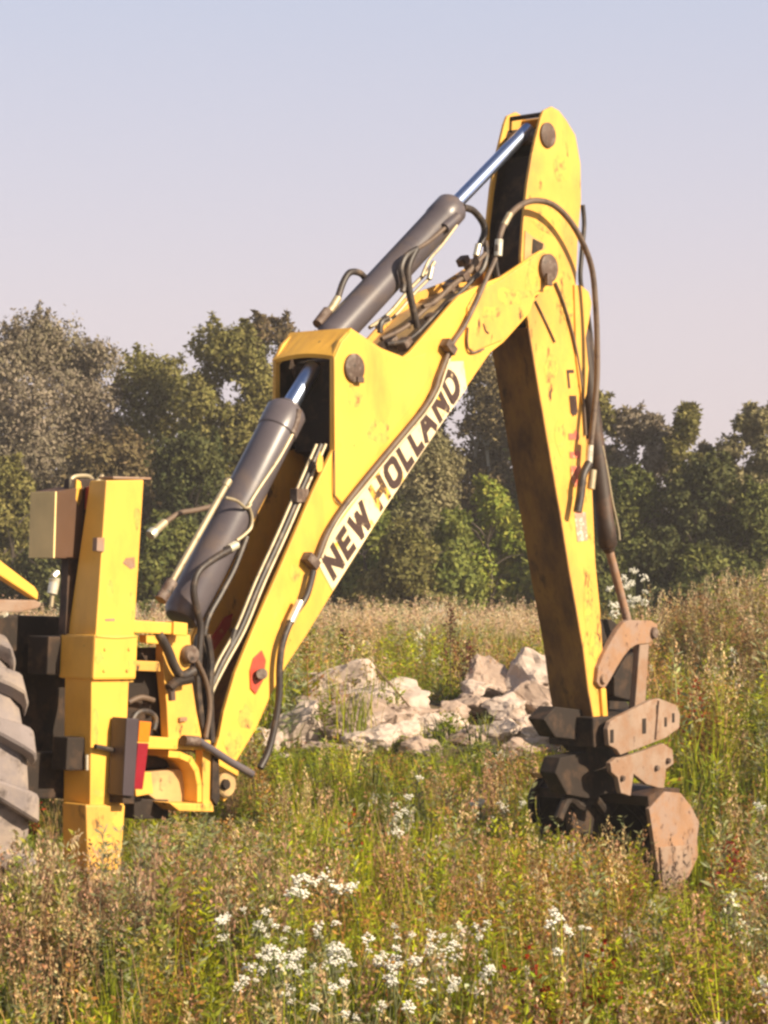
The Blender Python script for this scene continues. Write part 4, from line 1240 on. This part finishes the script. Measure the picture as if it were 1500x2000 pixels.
def pick_kind(x, y, r_):
    """which plant grows at (x, y)"""
    px = 750 + x / y * F
    if y > 34.5 and px < 1120 and r_.random() < .8 * min(1, (y - 34.5) / 1.5): return 'pale'
    if r_.random() < .22: return 'under'
    w_ = {'green': 1.6, 'tan': .5, 'pink': .5, 'rust': .5, 'grey': .5, 'leafy': 1.1, 'red': .05, 'fluff': .05}
    a = fbm(x, y, .9, 0); b = fbm(x, y, 1.1, 20); c = fbm(x, y, .7, 40)
    w_['green'] *= math.exp(2.2 * a); w_['leafy'] *= math.exp(1.8 * a)
    w_['pink'] *= math.exp(2.6 * b); w_['rust'] *= math.exp(2.2 * c); w_['tan'] *= math.exp(-1.6 * a)
    w_['grey'] *= math.exp(-2 * c)
    if 860 < px < 1000 and 12 < y < 17: w_['pink'] *= 6
    if y < 15:
        if px < 190: w_['tan'] *= 5; w_['pink'] *= 1.6
        if 190 < px < 420: w_['grey'] *= 2.2; w_['leafy'] *= 1.4
        if px > 950: w_['rust'] *= 2.4; w_['pink'] *= 1.3; w_['red'] *= 2.2
        if px > 1330: w_['red'] *= 2
        if 420 < px < 1000 and y < 8.6: w_['green'] *= 2.2; w_['leafy'] *= 1.8
        if 400 < px < 1000 and 9 < y < 11.5: w_['pink'] *= 2.0; w_['rust'] *= 1.4
        if 540 < px < 860 and y > 11.5: w_['green'] *= 8; w_['pink'] *= .3; w_['rust'] *= .4
    elif y < 24:
        if 520 < px < 850 and y < 19: w_['green'] *= 4; w_['pink'] *= .3
        w_['green'] *= 2.0; w_['leafy'] *= 1.3
        if px > 1250: w_['rust'] *= 4; w_['tan'] *= 2; w_['red'] *= 3
        if 850 < px < 1100: w_['pink'] *= 2.5
    else:
        if y < 35.5: w_['green'] *= 1.6; w_['rust'] *= 2.2; w_['leafy'] *= 1.4; w_['red'] *= 3
        if px < 1150 and y > 35.5: w_['tan'] *= 12; w_['pink'] *= 3; w_['fluff'] *= 12; w_['green'] *= .25; w_['leafy'] *= .25; w_['rust'] *= .4; w_['red'] = 0
        if px > 1150: w_['tan'] *= 3; w_['rust'] *= 5
    ks = list(w_); v = np.array([w_[k] for k in ks]); v /= v.sum()
    return ks[int(np.searchsorted(np.cumsum(v), r_.random()))]


def blocked(x, y):
    """keep the footprint of machine parts clear"""
    p = Vector((x, y, 0)) - Q
    s = p.dot(U); t = p.dot(N)
    if -1.0 < s < 0.15 and -0.5 < t < 0.2: return True
    if abs((Vector((x, y, 0)) - Vector((wc.x, wc.y, 0))).dot(wd)) < .34 and abs((Vector((x, y, 0)) - Vector((wc.x, wc.y, 0))).dot(wf)) < .5: return True
    if 3.4 < s < 4.4 and -0.8 < t < 0.22: return True
    return False


def max_height(x, y):
    px = 750 + x / y * F
    if 9.5 < y < 14.5:
        if 1255 < px < 1400: lim = 1716
        elif 1020 < px <= 1255: lim = 1562
        elif 270 < px < 520: lim = 1590
        elif px <= 270: lim = 1650
        elif 520 <= px <= 1020: lim = 1470
        else: lim = 1450
        z = EYE - (lim - HZ) / F * y - ground_z(x, y)
        return max(0.12, z) * (1 if px > 270 else (0.72 + 0.4 * abs(math.sin(x * 37 + y * 11))))
    if y <= 9.5:
        if 1255 < px < 1390: return max(.15, EYE - (1730 - HZ) / F * y - ground_z(x, y))
        return .62
    if 19.2 <= y < 20.6 and 780 < px < 1130: return max(.12, EYE - (1392 + 18 * math.sin(x * 7) - HZ) / F * y - ground_z(x, y))
    if 14.5 < y < 19.2 and 500 < px < 1130:
        return max(.15, EYE - (1452 - HZ + 14 * math.sin(x * 5)) / F * y - ground_z(x, y))
    return 9.0


def scatter(name, y0, y1, dens, seed, scale=1.0, hm=1.0, simplify=1.0, half=.27):
    r_ = np.random.default_rng(seed)
    Vs, Cs = [], []
    area = half * (y1 * y1 - y0 * y0)
    n = int(area * dens)
    for i in range(n):
        y = math.sqrt(r_.uniform(y0 * y0, y1 * y1))
        x = r_.uniform(-half, half) * y
        if y < 15.5 and blocked(x, y): continue
        if 19.0 < y < 22 and -2.4 < x < 2.6 and r_.random() < .05: continue
        k = pick_kind(x, y, r_)
        V, C = KINDS[k][r_.integers(len(KINDS[k]))]
        if simplify < 1:
            sel = r_.random(len(V)) < simplify
            V = V[sel]; C = C[sel]
        if not len(V): continue
        s = scale * r_.uniform(.7, 1.3)
        sz = s * hm * (1 + .3 * fbm(x, y, .8, 60))
        mh = max_height(x, y) * r_.uniform(.75, 1.05)
        top = V[:, :, 2].max() * sz
        if top > mh: sz *= mh / top
        a = r_.uniform(0, 6.28)
        ca, sa = math.cos(a), math.sin(a)
        W_ = np.empty_like(V)
        W_[..., 0] = (V[..., 0] * ca - V[..., 1] * sa) * s + x
        W_[..., 1] = (V[..., 0] * sa + V[..., 1] * ca) * s + y
        W_[..., 2] = V[..., 2] * sz + ground_z(x, y) - 0.01
        Vs.append(W_); Cs.append(C * r_.uniform(.75, 1.25))
    V = np.concatenate(Vs); C = np.concatenate(Cs)
    g_ = C.mean(1, keepdims=True)
    C = np.clip((g_ + (C - g_) * 1.20) * 1.0, .004, .85)
    print(name, n, len(V))
    o = quads_mesh(name, V, C, M['weed'], None, (0, 0, 0), kind='stuff')
    return o


tag(scatter('weeds', 6.6, 15.5, 95, 1, 1.0, 1.0), 'mixed green, grey and rust coloured weeds growing round the machine', 'weeds')
tag(scatter('meadow', 15.5, 28, 34, 2, 1.5, .95, .75, .24), 'greener weeds and grass round the rubble heap', 'meadow')
tag(scatter('dry_grass', 28, 41, 22, 3, 1.7, .72, .7, .23), 'pale dry grass in front of the tree line', 'grass')

# tall weeds of the right-hand rise
r_ = np.random.default_rng(77)
Vs, Cs = [], []
for i in range(700):
    x = 4.4 + r_.normal() * .75; y = 25 + r_.normal() * 2.2
    k = ['rust', 'tan', 'leafy', 'rust', 'red'][r_.choice(5, p=[.35, .3, .2, .1, .05])]
    V, C = KINDS[k][r_.integers(len(KINDS[k]))]
    s = r_.uniform(1.2, 2.0)
    W_ = V * np.array([s, s, s * 1.05]) + np.array([x, y, ground_z(x, y)])
    Vs.append(W_); Cs.append(C * r_.uniform(.8, 1.25))
tag(quads_mesh('tall_weeds', np.concatenate(Vs), np.clip(np.concatenate(Cs), .004, .8), M['weed'], None, (0, 0, 0), kind='stuff'), 'tall brown and olive weeds on the rise at the right edge', 'weeds')

# dry stalks standing close round the stabiliser foot and the wheel
Vs, Cs = [], []
for i in range(190):
    px = r_.uniform(-60, 340) if i % 5 else r_.uniform(340, 560)
    y = r_.uniform(8.9, 10.0)
    x = (px - 750) / F * y
    if blocked(x, y): continue
    k = ['tan', 'pink', 'grey', 'leafy'][r_.choice(4, p=[.45, .2, .2, .15] if px < 230 else [.15, .25, .35, .25])]
    V, C = KINDS[k][r_.integers(len(KINDS[k]))]
    lim = (1612 if px < 270 else 1588) + abs(r_.normal()) * 95
    tz = EYE - (lim - HZ) / F * y - ground_z(x, y)
    s = r_.uniform(.9, 1.3)
    W_ = V * np.array([s, s, max(.2, tz) / V[:, :, 2].max()]) + np.array([x, y, ground_z(x, y)])
    Vs.append(W_); Cs.append(C * r_.uniform(.8, 1.2))
tag(quads_mesh('dry_stalks', np.concatenate(Vs), np.clip(np.concatenate(Cs), .004, .8), M['weed'], None, (0, 0, 0), kind='stuff'), 'tall dry stalks round the stabiliser foot and wheel', 'weeds')

# ---- single plants one could count


def stalk_plant(name, x, y, h, col, headcol, label, cat, group=None, head=160, hl=.5, hw=.035, seed=0):
    rr = np.random.default_rng(seed)
    gz = ground_z(x, y)
    ro = empty(name, (x, y, gz), label, cat, group)
    bm = bmesh.new()
    lx, ly = rr.normal(0, .04, 2)
    top = Vector((x + lx, y + ly, gz + h))
    add_tube(bm, [Vector((x, y, gz - .02)), Vector((x + lx * .4, y + ly * .4, gz + h * .5)), top], .007, 5, r1=.003, sub=3)
    from_bm('stem', bm, M['stem'], ro, smooth=True)
    f = rr.random(head)
    P = np.array(top)[None, :] - np.array([lx * .5, ly * .5, h])[None, :] * (f * hl)[:, None] + rr.normal(size=(head, 3)) * hw * (.35 + f[:, None])
    V = leaf_quads(P, unit(rr.normal(size=(head, 3)) + np.array([0, 0, .6])), .03 * rr.uniform(.6, 1.4, head), .02 * np.ones(head), rr)
    quads_mesh('seed_head', V, tint(rr, headcol, head), M['weed'], ro, kind='stuff')
    return ro


DOCK = (.10, .028, .018)


def at_ground(px, Y): return (px - 750) / F * Y


stalk_plant('dock_plant', at_ground(668, 21.8), 21.8, .98, DOCK, DOCK, 'short dark red dock spike standing behind the topmost boulder', 'dock plant', seed=1)
stalk_plant('dock_plant', at_ground(879, 21), 21, 1.05, DOCK, DOCK, 'tall dark red dock spike between the two rubble piles', 'dock plant', seed=2, hw=.05, head=260, hl=.7)
stalk_plant('dock_plant', at_ground(896, 20.6), 20.6, .75, DOCK, DOCK, 'lower dark red dock spike right beside the tall one', 'dock plant', seed=3, hw=.05)
for i, (px, Y, h) in enumerate(((1440, 12.6, .62), (1425, 12.0, .45), (1462, 12.9, .5))):
    stalk_plant('red_sorrel', at_ground(px, Y), Y, h, REDC, (.30, .04, .025), ['crimson leaved plant right of the bucket, tallest of three', 'small crimson plant low between bucket and right edge', 'crimson leaved plant closest to the right edge'][i], 'sorrel', seed=10 + i, hl=.6, hw=.05, head=200)


def umbel(x, y, h, seed, label, group, r0=.03, nhead=3, yellow=False):
    rr = np.random.default_rng(seed)
    gz = ground_z(x, y)
    ro = empty('yarrow_plant', (x, y, gz), label, 'wildflower', group)
    bm = bmesh.new()
    node = Vector((x + rr.normal() * .02, y + rr.normal() * .02, gz + h * .72))
    add_tube(bm, [Vector((x, y, gz - .02)), node], .004, 5, smooth=False, r1=.003)
    hs = []
    for k in range(nhead):
        t_ = Vector((node.x + rr.normal() * .035, node.y + rr.normal() * .035, gz + h * rr.uniform(.9, 1.04)))
        add_tube(bm, [node, t_], .0025, 4, smooth=False)
        hs.append(t_)
    from_bm('stem', bm, M['stem'], ro)
    for t_ in hs:
        bm = bmesh.new()
        k = 22
        rad = r0 * rr.uniform(.7, 1.25)
        tilt = Vector((rr.normal() * .2, rr.normal() * .2, 1)).normalized()
        for j in range(k):
            a = j * 2.399; q = math.sqrt(j / k) * rad
            c = t_ + Vector((math.cos(a) * q, math.sin(a) * q, -q * q * 3 + rr.normal() * rad * .38 - (math.cos(a) * tilt.x + math.sin(a) * tilt.y) * q))
            rr_ = rad * .26
            vs = [bm.verts.new(c + Vector((math.cos(b) * rr_, math.sin(b) * rr_, 0))) for b in (0, 1.26, 2.51, 3.77, 5.03)]
            tp = bm.verts.new(c + Vector((0, 0, rr_ * .8)))
            lo = bm.verts.new(c - Vector((0, 0, rr_ * .9)))
            for b in range(5):
                bm.faces.new((vs[b], vs[(b + 1) % 5], tp))
                bm.faces.new((vs[(b + 1) % 5], vs[b], lo))
        from_bm('flower_head', bm, M['petal_yellow'] if yellow else M['petal'], ro)
    return ro


FG = 'white yarrow flowering in the weeds'
FL = [(448, 1790), (462, 1800), (478, 1812), (498, 1780), (520, 1785), (548, 1796), (600, 1722), (652, 1720), (690, 1718), (712, 1716), (505, 1850), (525, 1838), (540, 1860),
      (560, 1835), (590, 1840), (632, 1822), (640, 1850), (655, 1858), (690, 1850), (715, 1868), (725, 1880), (520, 1878), (490, 1885), (420, 1895), (470, 1925), (560, 1900),
      (605, 1885), (668, 1930), (755, 1910), (845, 1858), (905, 1840), (946, 1812), (965, 1880), (912, 1865), (690, 1955), (730, 1968), (595, 1955), (560, 1935), (945, 1890),
      (770, 1560), (795, 1565), (780, 1575), (770, 1622), (1082, 1772), (1095, 1805), (1132, 1812), (1090, 1828), (820, 1930), (815, 1880), (785, 1888), (1490, 1715), (1485, 1560), (940, 1568), (988, 1574), (820, 1520), (875, 1900)]
_fr = random.Random(4)
FL += [(int(_fr.gauss(630, 110)), int(_fr.gauss(1862, 28))) for _ in range(20)]
for i, (px, py) in enumerate(FL):
    # choose the distance where a plant of natural height puts its head at that row
    h = rnd.uniform(.42, .56)
    Y = 9.0
    for _ in range(8):
        x = (px - 750) / F * Y
        Y = (EYE - ground_z(x, Y) - h) * F / (py - HZ)
        Y = min(max(Y, 6.9), 15)
    x = (px - 750) / F * Y
    side = 'left end' if px < 480 else 'left part' if px < 560 else 'middle' if px < 640 else 'right part' if px < 730 else 'right end'
    if py > 1905: lab = 'white yarrow at the picture bottom, below the %s of the clump' % side
    elif 1815 < py and px < 770: lab = 'white yarrow in the %s of the dense flower clump near the bottom' % side
    elif py > 1700 and px < 770: lab = 'white yarrow just above the %s of the dense flower clump' % side
    elif py > 1700 and px < 1000: lab = 'white yarrow scattered right of the dense flower clump, %s' % ('lower ones' if py > 1862 else 'upper ones')
    elif py > 1700: lab = 'white yarrow in the rusty weeds below the bucket' if px < 1300 else 'white yarrow at the right edge of the picture'
    elif px < 830: lab = 'white yarrow farther back, in the green patch below the rubble heap'
    else: lab = 'white yarrow farther back, just left of the bucket' if px < 1200 else 'small white flower right of the bucket'
    umbel(x, Y, h, 300 + i, lab, FG, rnd.uniform(.014, .022) if Y < 9 else .026, rnd.choice((1, 2, 3)))
for i, (px, py) in enumerate(((632, 1778), (648, 1922), (765, 1878), (786, 1890), (538, 1912))):
    h = .42
    Y = (EYE - h) * F / (py - HZ)
    umbel((px - 750) / F * Y, Y, h, 400 + i, ('small yellow flower above the dense white flower clump', 'single yellow flower below the dense white flower clump', 'left one of two yellow flowers right of the white clump', 'right one of two yellow flowers right of the white clump', 'yellow flower in the left part of the white clump')[i], 'yellow flowers in the foreground', .014, 1, True)
# tall pale umbels behind the bucket cylinder
for i, (px, py, Y) in enumerate(((1225, 1130, 17.5), (1242, 1122, 17.6), (1262, 1142, 17.4), (1198, 1160, 17.2), (1230, 1180, 17.3))):
    x = (px - 750) / F * Y
    h = EYE + (HZ - py) / F * Y - ground_z(x, Y)
    umbel(x, Y, h, 500 + i, ('pale umbel plant right behind the bucket cylinder rod', 'tallest pale umbel plant near the bucket cylinder rod', 'pale umbel plant farthest right of the cylinder rod', 'pale umbel plant in the gap between stick and rod', 'lowest pale umbel plant just above the bucket lever')[i], 'tall umbel plants behind the stick', .032, 4)

# ================================================================= thin warm haze over the field
bm = bmesh.new()
bmesh.ops.create_cube(bm, size=1)
for v in bm.verts:
    v.co = Vector((v.co.x * 820, 260 + v.co.y * 960, -3 + (v.co.z + .5) * 16))
hz = bpy.data.materials.new('haze')
hz.use_nodes = True
hz.node_tree.nodes.clear()
ho = hz.node_tree.nodes.new('ShaderNodeOutputMaterial')
hv = hz.node_tree.nodes.new('ShaderNodeVolumePrincipled')
hv.inputs['Color'].default_value = (0.93, 0.88, 0.86, 1)
hv.inputs['Density'].default_value = 0.0014
hz.node_tree.links.new(hv.outputs[0], ho.inputs['Volume'])
tag(from_bm('haze', bm, hz, None), kind='stuff')
